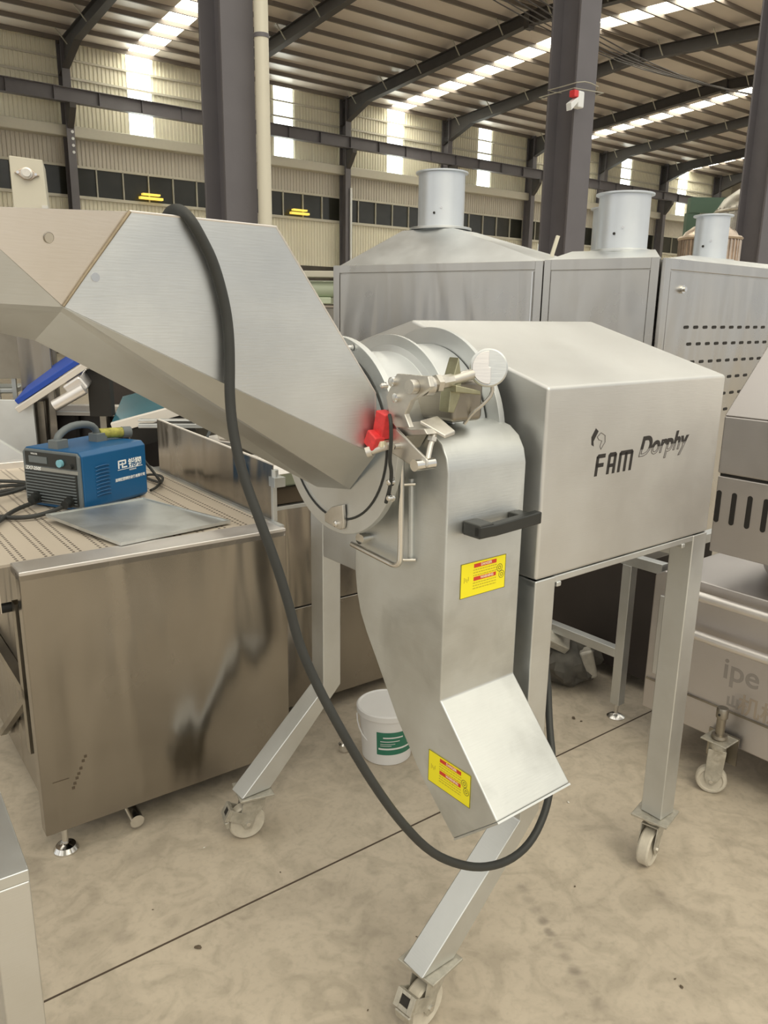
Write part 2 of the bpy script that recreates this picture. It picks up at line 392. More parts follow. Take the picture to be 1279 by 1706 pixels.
# roof: ridge at b=19, valleys at b=8.5 and eave b=29.5
def zr(b):
    return 10.15+.65*(1-abs(b-19)/10.5) if b > 8.5 else 10.15
rf = MB(); bands = [11.25, 22.65, 33.6, 44.5]
xs = [-6]+[v for L in bands for v in (L-.45, L+.45)]+[50]
for i in range(0, len(xs), 2):
    rf.faces([(xs[i], 29.7, zr(29.5)), (xs[i+1], 29.7, zr(29.5)), (xs[i+1], 19, zr(19)), (xs[i], 19, zr(19)), (xs[i], 8.5, zr(8.5)), (xs[i+1], 8.5, zr(8.5))], [(0, 1, 2, 3), (3, 2, 5, 4)])
struct(hs(rf, 'ceiling', 'roof_sheet', smooth=False, solid=.03, recalc=False))
for i, L in enumerate(bands):
    q = MB().faces([(L-.45, 29.6, zr(29.5)+.01), (L+.45, 29.6, zr(29.5)+.01), (L+.45, 19, zr(19)+.01), (L-.45, 19, zr(19)+.01), (L-.45, 8.5, zr(8.5)+.01), (L+.45, 8.5, zr(8.5)+.01)], [(0, 1, 2, 3), (3, 2, 5, 4)])
    struct(hs(q, 'window_%d' % (40+i), 'roofband', smooth=False, solid=.02, recalc=False))
struct(hs(MB().box(49.9, 50.1, 8.5, 29.6, 0, 10.6), 'wall_right', 'wall_sheet_low'))
struct(hs(MB().box(-6.2, -6, 8.5, 29.6, 0, 10.6), 'wall_left', 'wall_sheet_low'))
# purlins
nP = 0
for side in (0, 1):
    for j in range(11):
        b_ = (29.2-j*1.02) if side == 0 else (18.6-j*1.0)
        if b_ < 8.6: continue
        z = zr(b_)
        nm = 'just inside the back wall' if (side == 0 and j == 0) else ('nearest the ridge on the back slope' if (side == 0 and j == 9) else None)
        o = hs(MB().box(-6, 49.8, b_-.04, b_+.03, z-.15, z-.01), 'roof_purlin', 'purlin_paint', smooth=False)
        tag(o, 'dark thin steel roof purlin running the length of the hall under pale sheeting', 'roof beam', 'roof purlins')
# frames
AK = [3.0+5.58*i for i in range(0, 9)]
FR_L = {0: 'leftmost dark rafter, off the upper left corner', 1: 'dark steel rafter at upper left, over the far left wall column', 2: 'dark steel rafter just right of the pipe-clad column',
        3: 'long dark steel rafter running up from left of the tall chimney', 4: 'dark steel rafter reaching its ridge joint right of the central column',
        5: 'third dark rafter counted from the far right gable', 6: 'dark rafter meeting the wall behind the paired chimneys', 7: 'short dark rafter low at right above the ribbed vessels', 8: 'farthest dark rafter against the end gable'}
WC_L = {0: 'dark wall column off the left edge', 1: 'dark wall column at far left with four white dots', 2: 'dark wall column hidden behind the pipe-clad column', 3: 'dark wall column with white conduit left of the tallest chimney',
        4: 'dark wall column ending behind the tallest chimney', 5: 'dark wall column with bracket right of the tallest chimney', 6: 'dark wall column left of the large near-right chimney', 7: 'dark wall column right of the large near-right chimney', 8: 'farthest dark wall column beside the ribbed vessels'}
for i, a in enumerate(AK):
    if i == 0: continue        # outside the frame
    r = thing('roof_rafter', FR_L[i], 'roof beam', (0, 0, 0), HALL, 'steel roof rafters')
    dep = .34; wd = .12
    def sec(b_, d):
        z = zr(b_)-.21; return z, z-d
    mb = MB()
    st = [(29.3, .95), (27.4, .42), (19.05, .36), (18.95, .36), (10.4, .42), (8.7, .9)]
    for (b0, d0), (b1, d1) in zip(st, st[1:]):
        z0, l0 = sec(b0, d0); z1, l1 = sec(b1, d1)
        mb.loft([[(a-.01, b0, z0), (a+.01, b0, z0), (a+.01, b0, l0), (a-.01, b0, l0)], [(a-.01, b1, z1), (a+.01, b1, z1), (a+.01, b1, l1), (a-.01, b1, l1)]])
        for zz0, zz1 in ((z0, z1), (l0, l1)):
            mb.loft([[(a-wd, b0, zz0+.01), (a+wd, b0, zz0+.01), (a+wd, b0, zz0-.01), (a-wd, b0, zz0-.01)], [(a-wd, b1, zz1+.01), (a+wd, b1, zz1+.01), (a+wd, b1, zz1-.01), (a-wd, b1, zz1-.01)]])
    mb.box(a-.13, a+.13, 18.9, 19.1, zr(19)-.68, zr(19)-.2)
    mb.build('beam', 'rafter_paint', r, smooth=False)
    for j in range(1, 20, 2):
        b_ = 29.2-j*1.02
        if b_ < 9: break
        z = zr(b_)
        for s_ in (-1, 1): MB().bar((a+s_*.1, b_, z-.56), (a+s_*.45, b_, z-.15), .03, .03).build('fly_brace', 'mullion', r, smooth=False)
    c = thing('wall_column', WC_L[i], 'steel column', (0, 0, 0), HALL, 'steel columns along the back wall')
    mb = MB().box(a-.01, a+.01, WB-.62, WB-.2, 0, 10.1)
    mb.box(a-.13, a+.13, WB-.64, WB-.61, 0, 10.0).box(a-.13, a+.13, WB-.21, WB-.18, 0, 10.1)
    mb.build('shaft', 'column_paint', c, smooth=False)
    MB().prism([(WB-1.1, 8.06), (WB-.6, 8.06), (WB-.6, 7.3), (WB-.8, 7.5), (WB-1.1, 7.9)], 0, a-.1, a+.1).build('bracket', 'rafter_paint', c, smooth=False)
    if i == 1:
        for j in range(4): MB().cyl((a+.05, WB-.66, 7.25-j*.21), (a+.05, WB-.64, 7.25-j*.21), .05, n=8).build('rivet', 'white_print', c)
    if i in (3,):
        MB().cyl((a+.1, WB-.7, 0), (a+.1, WB-.7, 6.6), .05, n=8).build('conduit', 'white_print', c)
# crane runway beam in front of the wall columns
cb = thing('runway_beam', 'long dark horizontal steel beam crossing in front of the wall columns', 'steel beam', (0, 0, 0), HALL)
mb = MB(); Y = WB-.85
mb.box(-6, 49.5, Y-.01, Y+.01, 8.1, 8.5).box(-6, 49.5, Y-.12, Y+.12, 8.5, 8.52).box(-6, 49.5, Y-.12, Y+.12, 8.08, 8.1)
for j in range(38): mb.box(-5+1.45*j, -4.98+1.45*j, Y-.11, Y+.11, 8.1, 8.5)
mb.build('girder', 'column_paint', cb, smooth=False)
# yellow lamps seen through the strip window
for j, (a, g) in enumerate(((11.35, 'behind the strip window left of the pipe-clad column'), (17.6, 'behind the strip window right of the pipe-clad column'))):
    o = hs(MB().box(a-.4, a+.45, WB-.3, WB-.12, 5.42, 5.5).box(a-.3, a+.35, WB-.3, WB-.12, 5.56, 5.62), 'wall_lamp', 'yellow_lamp', smooth=False)
    tag(o, 'yellow lit lamp ' + g, 'lamp', 'yellow window lamps')
# bright openings low on the wall at right
for j, (a, wdt, lb) in enumerate(((29.0, 1.7, 'left of the bracketed wall column'), (32.9, 1.5, 'between the wall columns behind the tilted stick'))):
    o = hs(MB().box(a-wdt/2, a+wdt/2, WB-.06, WB-.03, 4.3, 5.15), 'window_%d' % (60+j), 'window_bright', smooth=False); struct(o)
# interior columns
COLS = [(4.25, 'dark grey steel column with a cream pipe strapped beside it'), (9.85, 'dark grey steel column in the centre right with a small white device'), (15.45, 'dark grey steel column at the right edge')]
for i, (a, lb) in enumerate(COLS):
    c = thing('steel_column', lb, 'steel column', hall(a, 8.55), HALL, 'interior columns')
    wv = .19 if i == 0 else .22
    mb = MB().box(-.012, .012, -.24, .24, 0, 10.2).box(-wv, wv, -.27, -.235, 0, 10.2).box(-wv, wv, .235, .27, 0, 10.2)
    mb.build('shaft', 'column_paint', c, smooth=False, bevel=.004)
    MB().box(-.3, .3, -.36, .36, 0, .03).build('base_plate', 'column_paint', c)
pp = thing('downpipe', 'cream plastic pipe running up the right side of the left column', 'pipe', hall(4.45, 8.13), HALL)
MB().cyl((0, 0, 0), (0, 0, 10.1), .075, n=24).build('pipe', 'cream_pipe', pp)
MB().cyl((0, 0, 4.33), (0, 0, 4.37), .082, n=24).build('clamp', 'column_paint', pp)
dv = thing('alarm_sounder', 'small white device with a red cap strapped to the central column', 'alarm', hall(9.62, 8.2, 4.55), HALL)
MB().box(-.07, .05, -.06, .06, -.1, .12).build('housing', 'white_print', dv, bevel=.02)
MB().prism([(-.2, -.16), (-.05, -.02), (-.05, .05), (-.22, -.06)], 1, -.05, .05).build('horn', 'white_print', dv, bevel=.01)
MB().box(-.16, -.07, -.05, .05, .03, .12).build('cap', 'red_plastic', dv, bevel=.01)
wr = tag(hs(MB().tube([(9.55, 8.2, 4.78), (9.8, 8.22, 4.84), (10.13, 8.22, 4.8), (10.15, 8.6, 4.78), (9.6, 8.85, 4.8), (9.5, 8.5, 4.76), (9.55, 8.2, 4.78)], .008, 6, 1).tube([(9.5, 8.2, 4.7), (10.15, 8.2, 4.74), (10.16, 8.85, 4.7), (9.5, 8.86, 4.7), (9.5, 8.2, 4.7)], .007, 6), 'strap_wire', 'mullion'), 'thin pale wire looped around the central column', 'wire')
for i in range(5):
    y0 = 11.2+i*.45; L = []
    for j in range(13):
        u = j/12; a = 9.5+u*14; L.append((a, y0+1.5*u, 7.55+i*.17-1.0*sin(pi*u)*.5))
    o = hs(MB().tube(L, .014, 5), 'overhead_cable', 'rafter_paint')
    tag(o, 'thin dark cable sagging across the upper right under the roof', 'cable', 'overhead cables')

# floor marks
def hallq(x0, x1, y0, y1, z0, z1, nm, mt): return struct(hs(MB().box(x0, x1, y0, y1, z0, z1), nm, mt, smooth=False))
hallq(-25, 60, 1.6245, 1.6295, 0, .0012, 'trim_10', 'joint_dark')
hallq(-25, 60, 6.62, 6.626, 0, .0012, 'trim_11', 'joint_dark')

# ------------------------------------------------------------------ casters (one built, then copied)
def make_caster(brake=True, wr=.055):
    c = thing('caster', None, None)
    MB().box(-.052, .052, -.052, .052, -.007, 0).build('mount_plate', 'caster_zinc', c, bevel=.002)
    MB().revolve([(.028, -.007), (.036, -.012), (.036, -.02), (.026, -.028)]).build('swivel', 'caster_zinc', c)
    mb = MB(); wx, wz = -.024, -.155+wr
    for s_ in (-1, 1):
        y0, y1 = (.0215, .0245) if s_ > 0 else (-.0245, -.0215)
        mb.prism([(.032, -.026), (-.036, -.026), (-.05, wz+.015), (-.034, wz-.018), (-.012, wz-.018), (.0, wz+.02), (.028, -.05)], 1, y0, y1)
    mb.box(-.036, .032, -.0245, .0245, -.03, -.026)
    mb.build('fork', 'caster_zinc', c, bevel=.0015)
    wheel = MB().revolve([(.018, -.017), (wr-.02, -.013), (wr-.012, -.015), (wr-.004, -.017), (wr, -.012), (wr, .012), (wr-.004, .017), (wr-.012, .015), (wr-.02, .013), (.018, .017)], (wx, 0, wz), (0, 1, 0), 36).build('wheel', 'wheel_nylon', c)
    MB().cyl((wx, -.029, wz), (wx, .029, wz), .007, n=6).build('axle_bolt', 'chrome', c)
    if brake:
        mb = MB()
        T = Matrix.Translation((-.080, 0, -.058)) @ Matrix.Rotation(radians(28), 4, 'Y')
        for q in ((-.006, .006, -.026, -.012, -.02, .02), (-.006, .006, .012, .026, -.02, .02), (-.006, .006, -.012, .012, .012, .02), (-.006, .006, -.012, .012, -.02, -.010), (.006, .048, -.026, -.023, -.016, .018), (.006, .048, .023, .026, -.016, .018)):
            mb.box(*q, M=T)
        bl = mb.build('brake_lever', 'caster_zinc', c, bevel=.001)
        MB().box(-.003, .005, -.012, .012, -.010, .012, M=T).build('brake_slot', 'dark_void', c)
        MB().prism([(-.094, -.082), (-.078, -.078), (-.078, -.104), (-.090, -.106)], 1, -.022, .022).build('brake_shoe', 'caster_zinc', c, bevel=.004)
    return c

# ------------------------------------------------------------------ the dicing machine
TH = 90-51.5
M0 = Vector((.323, 1.561, 0))
dm = thing('food_dicer', 'tall brushed steel vegetable cutter on four wheeled legs with angled hopper and discharge chute', 'machine', M0, radians(TH))
L = .677; D = .87
body = MB().prism([(0, 1.006), (0, 1.412), (.424, 1.536), (.61, 1.487), (D, 1.405), (D, 1.006)], 0, 0, L).build('body_housing', 'panel_steel', dm, bevel=.007, seg=3)
mb = MB(); mb.box(.0, L, .002, .03, .988, 1.004).box(0, L, D-.03, D, .97, 1.004)
mb.box(.0, .03, .066, D-.066, .854, 1.004).box(L-.04, L, .066, D-.066, .93, 1.004)
mb.box(.07, .085, -.001, .02, .978, .99).box(.56, .575, -.001, .02, .978, .99)
mb.build('frame_rail', 'sheet_steel', dm, bevel=.003)
for k_, (b0, flare) in enumerate(((0, 1), (D-.065, 1), (0, 0), (D-.065, 0))):
    b1 = b0+.065
    if flare:
        R = [[(a, b, z) for a, b in ((a0, b0), (a1, b0), (a1, b1), (a0, b1))] for a0, a1, z in ((0, .065, 1.004), (0, .065, .425), (-.29, -.195, .158))]
    else:
        R = [[(a, b, z) for a, b in ((L-.065, b0), (L, b0), (L, b1), (L-.065, b1))] for z in (1.004, .158)]
    MB().loft(R).build('leg', 'sheet_steel', dm, bevel=.003)
for k_, (a, b, br, yaw) in enumerate(((-.235, .033, True, 8), (-.235, D-.033, True, -14), (L-.04, .033, False, 12), (L-.04, D-.033, False, 5))):
    c = make_caster(br); c.name = 'caster'; c.parent = dm; c.location = (a, b, .157); c.rotation_euler = (0, 0, radians(yaw))
    if k_ == 0: c.name = 'caster'
# drum housing between body and inlet ring (axis along local x)
CY, CZ = .302, 1.30
MB().revolve([(.0, -.285), (.172, -.285), (.172, -.17), (.186, -.165), (.186, -.05), (.0, -.05)], (0, CY, CZ), (1, 0, 0), 72).build('cutting_drum_housing', 'sheet_steel', dm, bevel=.001)
for a0, a1, r in ((-.305, -.290, .205), (-.165, -.158, .207), (-.047, -.036, .222), (-.033, -.024, .215)):
    MB().revolve([(.165, a0), (r, a0), (r, a1), (.165, a1), (.165, a0)], (0, CY, CZ), (1, 0, 0), 96, cap=False).build('housing_flange', 'sheet_steel', dm, bevel=.001)
MB().revolve([(.0, -.304), (.171, -.304), (.171, -.29), (0, -.29)], (0, CY, CZ), (1, 0, 0), 96).build('inlet_cover', 'sheet_steel', dm, bevel=.001)
P = [(-.3055, CY+.1735*cos(t), CZ+.1735*sin(t)) for t in [radians(x) for x in range(0, 361, 5)]]
MB().tube(P, .0026, 8, cap=False).build('rubber_seal', 'black_rubber', dm)
# chute
prof = [(.02, .797), (.02, 1.262), (.027, 1.29), (.043, 1.315), (.068, 1.332), (.1, 1.34), (.20, 1.345), (.25, 1.33), (.31, 1.27), (.312, .994), (.305, .945), (.291, .90), (.268, .86), (.234, .812), (.157, .699), (.074, .603), (-.033, .509), (-.149, .615)]
ch = MB().prism(prof, 0, -.245, -.03).build('discharge_chute', 'sheet_steel_worn', dm, bevel=.0035, seg=2)
# folded rim on the chute's inlet side plate
MB().tube([(-.2462, .120, 1.07), (-.2462, .125, 1.235)], .006, 8).build('side_seam', 'sheet_steel_worn', ch)
# mouth return flange
MB().loft([[(-.245, -.033, .509), (-.03, -.033, .509), (-.03, -.036, .5065), (-.245, -.036, .5065)], [(-.245, -.149, .615), (-.03, -.149, .615), (-.03, -.152, .612), (-.245, -.152, .612)]]).build('mouth_lip', 'sheet_steel', ch)
hd = MB().box(-.204, -.165, -.028, .0185, 1.138, 1.166).build('chute_handle', 'dark_handle', dm, bevel=.003)
MB().box(-.078, -.046, -.028, .0185, 1.146, 1.166).build('handle_mount', 'dark_handle', hd, bevel=.003)
MB().loft([[(-.204, -.030, 1.140), (-.204, -.012, 1.140), (-.204, -.012, 1.163), (-.204, -.030, 1.163)], [(-.165, -.034, 1.140), (-.165, -.012, 1.140), (-.165, -.012, 1.163), (-.165, -.034, 1.163)], [(-.035, -.034, 1.145), (-.035, -.014, 1.145), (-.035, -.014, 1.170), (-.035, -.034, 1.170)]]).build('grip', 'black_plastic', hd, bevel=.003)
MB().box(-.198, -.17, -.0305, -.029, 1.143, 1.16).build('grip_end', 'cast_steel', hd)
# warning stickers: local 2D (u right, v up) -> placed with a matrix
def sticker(M, w_, h_, parent):
    def q(x0, x1, y0, y1, z, n_, mt, par):
        return MB().box(x0*w_, x1*w_, y0*h_, y1*h_, z, z+.0004, M=M).build(n_, mt, par, smooth=False)
    s = q(0, 1, 0, 1, 0, 'warning_sticker', 'sticker_yellow', parent)
    mb = MB()
    for a in ((0, 1, 0, .012), (0, 1, .988, 1), (0, .008, 0, 1), (.992, 1, 0, 1)): mb.box(a[0]*w_, a[1]*w_, a[2]*h_, a[3]*h_, .0003, .0007, M=M)
    mb.build('border', 'sticker_ink', s, smooth=False)
    mb = MB()
    for y0, y1 in ((.82, .93), (.44, .55)): mb.box(.28*w_, .78*w_, y0*h_, y1*h_, .0004, .0008, M=M)
    mb.build('red_bar', 'sticker_red', s, smooth=False)
    mb = MB()
    for y0, tx in ((.845, 'DANGER'), (.465, 'WARNING')): put_text(mb, text_bm(tx, .085*h_*1.25, .0001, bold=.0002), M @ Matrix.Translation((.43*w_, y0*h_, .0009)))
    mb.build('heading', 'sticker_white', s, smooth=False)
    mb = MB(); rnd = random.Random(3)
    for y in (.74, .66, .58, .36, .28, .20):
        x = .27
        while x < .78:
            l_ = rnd.uniform(.02, .06); mb.box(x*w_, min(.79, x+l_)*w_, y*h_, (y+.03)*h_, .0003, .0006, M=M); x += l_+.012
    for j in range(4):
        mb.box((.07+.03*j)*w_, (.085+.03*j)*w_, (.44+.04*(j % 2))*h_, (.6-.03*(j % 3))*h_, .0003, .0006, M=M)
    mb.build('small_print', 'sticker_text', s, smooth=False)
    mb = MB()
    for cx, cy in ((.86, .64), (.91, .43)):
        for rr, tt in ((.055, .008), (.022, .009)):
            r0, r1 = rr*w_, (rr+tt)*w_; n_ = 28
            ring = []
            for i_ in range(n_):
                t_ = 2*pi*i_/n_; k2 = 1+.06*(i_ % 2)*(rr > .03)
                ring.append((cos(t_), sin(t_), k2))
            V = []; Fc = []
            for c_, s_, k2 in ring:
                for r_ in (r0*k2, r1*k2): V.append(M @ Vector((cx*w_+c_*r_, cy*h_+s_*r_, .0008)))
            for i_ in range(n_):
                j_ = (i_+1) % n_; Fc.append((2*i_, 2*i_+1, 2*j_+1, 2*j_))
            mb.faces(V, Fc)
    mb.build('gear_symbol', 'sticker_ink', s, smooth=False)
    return s
sticker(frameM((-.203, .0195, 1.004), (1, 0, 0), (0, 0, 1)), .127, .072, dm)
sticker(frameM((-.2455, .0485, .604), (0, -1, 0), (0, 0, 1)), .124, .072, dm)
# hopper: folded sheet
A = (-.772, .15, 1.687); B_ = (-.876, .15, 1.553); C_ = (-1.017, .074, 1.667); E_ = (-1.02, .10, 1.558)
V = {'A': A, 'B': B_, 'T2': (-.528, .15, 1.684), 'R1': (-.319, .15, 1.404), 'R0': (-.317, .15, 1.286),
     'K0': (-.85, .25, 1.546), 'K1': (-.305, .25, 1.199), 'L0': (-.862, .362, 1.50), 'L1': (-.305, .37, 1.182),
     'Q0': (-.876, .455, 1.553), 'Q1': (-.317, .455, 1.286), 'QA': (-.772, .455, 1.687), 'QT': (-.528, .455, 1.684), 'QR': (-.319, .455, 1.404)}
def sheet(names, nm, mt='sheet_steel', V=V, extra=None):
    Q = dict(V); Q.update(extra or {}); ks = []; Fc = []
    for f in names:
        for k_ in f:
            if k_ not in ks: ks.append(k_)
        Fc.append([ks.index(k_) for k_ in f])
    return MB().faces([Q[k_] for k_ in ks], Fc).build(nm, mt, dm, solid=.0025, off=0, smooth=False, recalc=False)
hp = sheet([('A', 'B', 'R0', 'R1', 'T2')], 'hopper_side_wall')
sheet([('QA', 'QT', 'QR', 'Q1', 'Q0')], 'hopper_side_wall')
sheet([('B', 'K0', 'K1', 'R0'), ('K0', 'L0', 'L1', 'K1'), ('L0', 'Q0', 'Q1', 'L1')], 'hopper_floor')
sheet([('T2', 'R1', 'QR', 'QT')], 'hopper_end_plate')
X = {'C': C_, 'E': E_, 'EK': (-1.02, .25, 1.556), 'EL': (-1.02, .36, 1.536), 'EQ': (-1.02, .50, 1.558), 'CQ': (-1.017, .531, 1.667)}
sheet([('A', 'C', 'B')], 'hopper_mouth_plate', 'sheet_steel_lit', extra=X)
sheet([('QA', 'Q0', 'CQ')], 'hopper_mouth_plate', 'sheet_steel_lit', extra=X)
sheet([('B', 'C', 'E'), ('Q0', 'EQ', 'CQ'), ('B', 'E', 'EK', 'K0'), ('K0', 'EK', 'EL', 'L0'), ('L0', 'EL', 'EQ', 'Q0')], 'hopper_mouth_floor', extra=X)
MB().tube([(-.772, .147, 1.687), (-.80, .147, 1.651), (-.84, .147, 1.60), (-.876, .147, 1.553)], lambda u: .0026+.001*sin(u*37), 6).build('weld_bead', 'weld_seam', hp)
# rounded hem on the visible top and end edge of the side wall
MB().tube([A, (-.528, .15, 1.684), (-.319, .15, 1.404), (-.317, .15, 1.30)], .0022, 6).build('hem', 'sheet_steel_lit', hp)
MB().cyl((-.828, .1478, 1.594), (-.828, .1495, 1.594), .0062, n=20).build('plug', 'chrome', hp)
# small hole plug on the mouth plate
n_ = (Vector(C_)-Vector(A)).cross(Vector(B_)-Vector(A)).normalized()
if n_.y > 0: n_ = -n_
pc = Vector(A)*.33+Vector(B_)*.28+Vector(C_)*.39
MB().cyl(pc+n_*.0012, pc+n_*.0028, .0068, n=20).build('plug', 'cast_steel', hp)
MB().tube([pc+n_*.0025+(Vector(A)-pc).normalized()*.0068*cos(t)+n_.cross((Vector(A)-pc).normalized())*.0068*sin(t) for t in [radians(x) for x in range(0, 361, 20)]], .0006, 5, cap=False).build('hole_edge', 'grimy_steel', hp)
# hinge and latch hardware
MB().prism([(.089, 1.444), (.003, 1.445), (-.004, 1.427), (.047, 1.398), (.063, 1.373), (.048, 1.35), (.088, 1.346), (.106, 1.357), (.119, 1.40)], 0, -.318, -.306).build('hinge_plate', 'cast_steel', dm, bevel=.002)
bolts = [(.242, 1.484, .005), (.132, 1.419, .005), (.097, 1.429, .0085), (.086, 1.401, .0085), (.108, 1.239, .006), (.107, 1.208, .006), (.285, 1.118, .007)]
for b, z, r in bolts:
    q = MB().revolve([(r*1.3, -.3065), (r*1.3, -.309), (r, -.309), (r, -.324 if r > .008 else -.318), (r*.6, -.326 if r > .008 else -.32)], (0, b, z), (1, 0, 0), 16).build('bolt', 'chrome', dm)
MB().cyl((-.333, .035, 1.425), (-.318, .035, 1.425), .013, n=24).cyl((-.30, .035, 1.425), (-.282, .035, 1.425), .018, n=24).build('pivot_boss', 'cast_steel', dm, bevel=.001)
MB().cyl((-.306, .035, 1.425), (-.228, .04, 1.432), .0125, n=8).cyl((-.228, .04, 1.432), (-.15, .04, 1.446), .0105, n=20).cyl((-.274, .035, 1.428), (-.262, .035, 1.428), .017, n=6).build('hinge_shaft', 'cast_steel', dm)
MB().prism([(-.214, 1.474), (-.205, 1.432), (-.208, 1.40), (-.222, 1.372), (-.236, 1.374), (-.233, 1.42)], 1, .035, .062).prism([(-.233, 1.425), (-.17, 1.412), (-.168, 1.404), (-.233, 1.412)], 1, .02, .07).build('brass_bracket', 'brass_steel', dm, bevel=.002)
MB().box(-.21, -.13, .05, .16, 1.35, 1.43).build('bearing_block', 'grimy_steel', dm, bevel=.01)
kn = Vector((-.62, -.74, .16)).normalized(); kc = Vector((-.150, .022, 1.4535))
kb = MB().revolve([(.0, -.008), (.030, -.008), (.036, -.003), (.036, .003), (.033, .005), (0, .005)], kc, kn, 48).build('knob', 'sheet_steel', dm)
x_ = Vector((0, 0, 1)).cross(kn).normalized(); y_ = kn.cross(x_)
pl = [(cos(t), sin(t)) for t in [radians(90+i*12) for i in range(16)]]+[(.12, -.9), (.12, .0), (.0, .05)]
MB().loft([[kc+kn*hh+(x_*u+y_*v)*.031 for u, v in pl] for hh in (.0052, .009)]).build('knob_face', 'sheet_steel_lit', kb, bevel=.0008)
MB().tube([(-.14, .02, 1.425), (-.138, .02, 1.405), (-.15, .03, 1.385), (-.165, .045, 1.368), (-.17, .06, 1.345)], .0035, 8, 1).build('bent_rod', 'cast_steel', dm)
# toggle clamp
MB().prism([(.123, 1.341), (.094, 1.343), (.008, 1.299), (.006, 1.284), (.029, 1.273), (.126, 1.30)], 0, -.312, -.306).build('clamp_plate', 'cast_steel', dm, bevel=.003)
MB().cyl((-.33, .02, 1.287), (-.285, .02, 1.287), .011, n=20).cyl((-.325, .085, 1.312), (-.305, .085, 1.312), .006, n=16).build('clamp_pin', 'chrome', dm)
MB().tube([(-.30, .02, 1.288), (-.285, .028, 1.318), (-.272, .03, 1.345)], .0055, 10).revolve([(.009, 0), (.009, .008)], (-.281, .029, 1.326), (.3, .05, .9), 6).build('eye_bolt', 'cast_steel', dm)
MB().loft([[(-.294, .05, 1.362), (-.254, .045, 1.369), (-.236, .015, 1.343), (-.268, .008, 1.338)], [(-.294, .05, 1.355), (-.254, .045, 1.362), (-.236, .015, 1.335), (-.268, .008, 1.331)]]).build('wing_nut', 'cast_steel', dm, bevel=.002)
MB().cyl((-.342, .136, 1.296), (-.312, .108, 1.311), .0075, n=14).cyl((-.346, .140, 1.294), (-.339, .134, 1.2975), .011, n=16).cyl((-.325, .111, 1.31), (-.30, .111, 1.31), .0085, n=16).build('cross_pin', 'cast_steel', dm)
MB().prism([(.068, 1.343), (.10, 1.352), (.10, 1.30), (.078, 1.33), (.02, 1.34), (.03, 1.35)], 0, -.30, -.247).build('clamp_arm', 'cast_steel', dm, bevel=.002)
# two red interlock switch blocks
for (b, z, ang, w_, h_) in ((.125, 1.347, 14, .030, .050), (.133, 1.318, 28, .030, .030)):
    T = Matrix.Translation((-.318 if b < .13 else -.333, b, z)) @ Matrix.Rotation(radians(ang), 4, 'X')
    MB().box(-.012, .012, -w_/2, w_/2, -h_/2, h_/2, M=T).build('interlock_switch', 'red_plastic', dm, bevel=.003)
MB().box(-.333, -.306, .112, .15, 1.306, 1.318).build('switch_base', 'sticker_white', dm, bevel=.002)
MB().tube([(-.325, .098, 1.368), (-.335, .082, 1.362), (-.337, .078, 1.345), (-.333, .082, 1.32), (-.33, .09, 1.285), (-.32, .095, 1.262), (-.312, .108, 1.232), (-.309, .125, 1.195)], .0038, 8, 2).build('switch_cable', 'black_rubber', dm)
# retaining rod on the chute side
MB().tube([(-.268, .292, 1.064), (-.27, .166, 1.056), (-.27, .142, 1.055), (-.27, .128, 1.062), (-.27, .123, 1.078), (-.27, .128, 1.28)], .0062, 12, 2).build('retaining_rod', 'chrome', dm)
MB().cyl((-.27, .127, 1.225), (-.246, .112, 1.226), .0028, n=8).cyl((-.27, .13, 1.07), (-.246, .105, 1.072), .0032, n=8).build('rod_stay', 'cast_steel', dm)
MB().cyl((-.262, .275, 1.078), (-.235, .275, 1.078), .012, n=16).cyl((-.268, .258, 1.084), (-.24, .258, 1.084), .008, n=12).build('rod_catch', 'chrome', dm)
MB().prism([(.302, 1.152), (.263, 1.164), (.259, 1.126), (.262, 1.112), (.274, 1.107), (.33, 1.113), (.33, 1.13)], 0, -.314, -.306).build('hinge_tab', 'cast_steel', dm, bevel=.002)
# lettering on the body panel (y = 0 face, reading along +x)
lg = MB(); zt, zb = 1.2595, 1.2115; sh = .10
def stroke(x0, z0, x1, z1, t_=.008):
    # parallelogram strokes in the (x, z) plane, slanted
    f = lambda x, z: (x+sh*(z-zb), -.0004, z)
    if abs(x1-x0) < 1e-6: q_ = [(x0, z0), (x0+t_, z0), (x0+t_, z1), (x0, z1)]
    else: q_ = [(x0, z0), (x1, z0), (x1, z0+t_), (x0, z0+t_)]
    lg.loft([[f(*p) for p in q_], [(lambda v: (v[0], .002, v[2]))(f(*p)) for p in q_]])
def octo(pts):
    f = lambda x, z: (x+sh*(z-zb), -.0004, z)
    lg.loft([[f(*p) for p in pts], [(f(*p)[0], .002, f(*p)[2]) for p in pts]])
x = .170
stroke(x, zb, x, zt-.004, .0095); octo([(x, zt-.006), (x+.005, zt), (x+.031, zt), (x+.031, zt-.009), (x, zt-.009)]); stroke(x, zb+.019, x+.028, zb+.019, .009)
x = .212
stroke(x, zb, x, zt-.004, .0095); stroke(x+.021, zb, x+.021, zt-.004, .0095); octo([(x, zt-.005), (x+.005, zt), (x+.0255, zt), (x+.0305, zt-.005), (x+.0305, zt-.010), (x, zt-.010)]); stroke(x+.004, zb+.015, x+.024, zb+.015, .008)
x = .252
for d_ in (0, .0215, .043): stroke(x+d_, zb, x+d_, zt-.004, .0095)
octo([(x, zt-.005), (x+.005, zt), (x+.0475, zt), (x+.0525, zt-.005), (x+.0525, zt-.010), (x, zt-.010)])
lg.build('maker_lettering', 'logo_black', body, smooth=False)
lg = MB(); f_ = lambda pts: lg.loft([[(x, -.0004, z) for x, z in pts], [(x, .002, z) for x, z in pts]])
f_([(.150, 1.300), (.163, 1.318), (.173, 1.311), (.158, 1.290), (.160, 1.279), (.152, 1.283)])
lg.build('maker_emblem', 'logo_black', body, smooth=False)
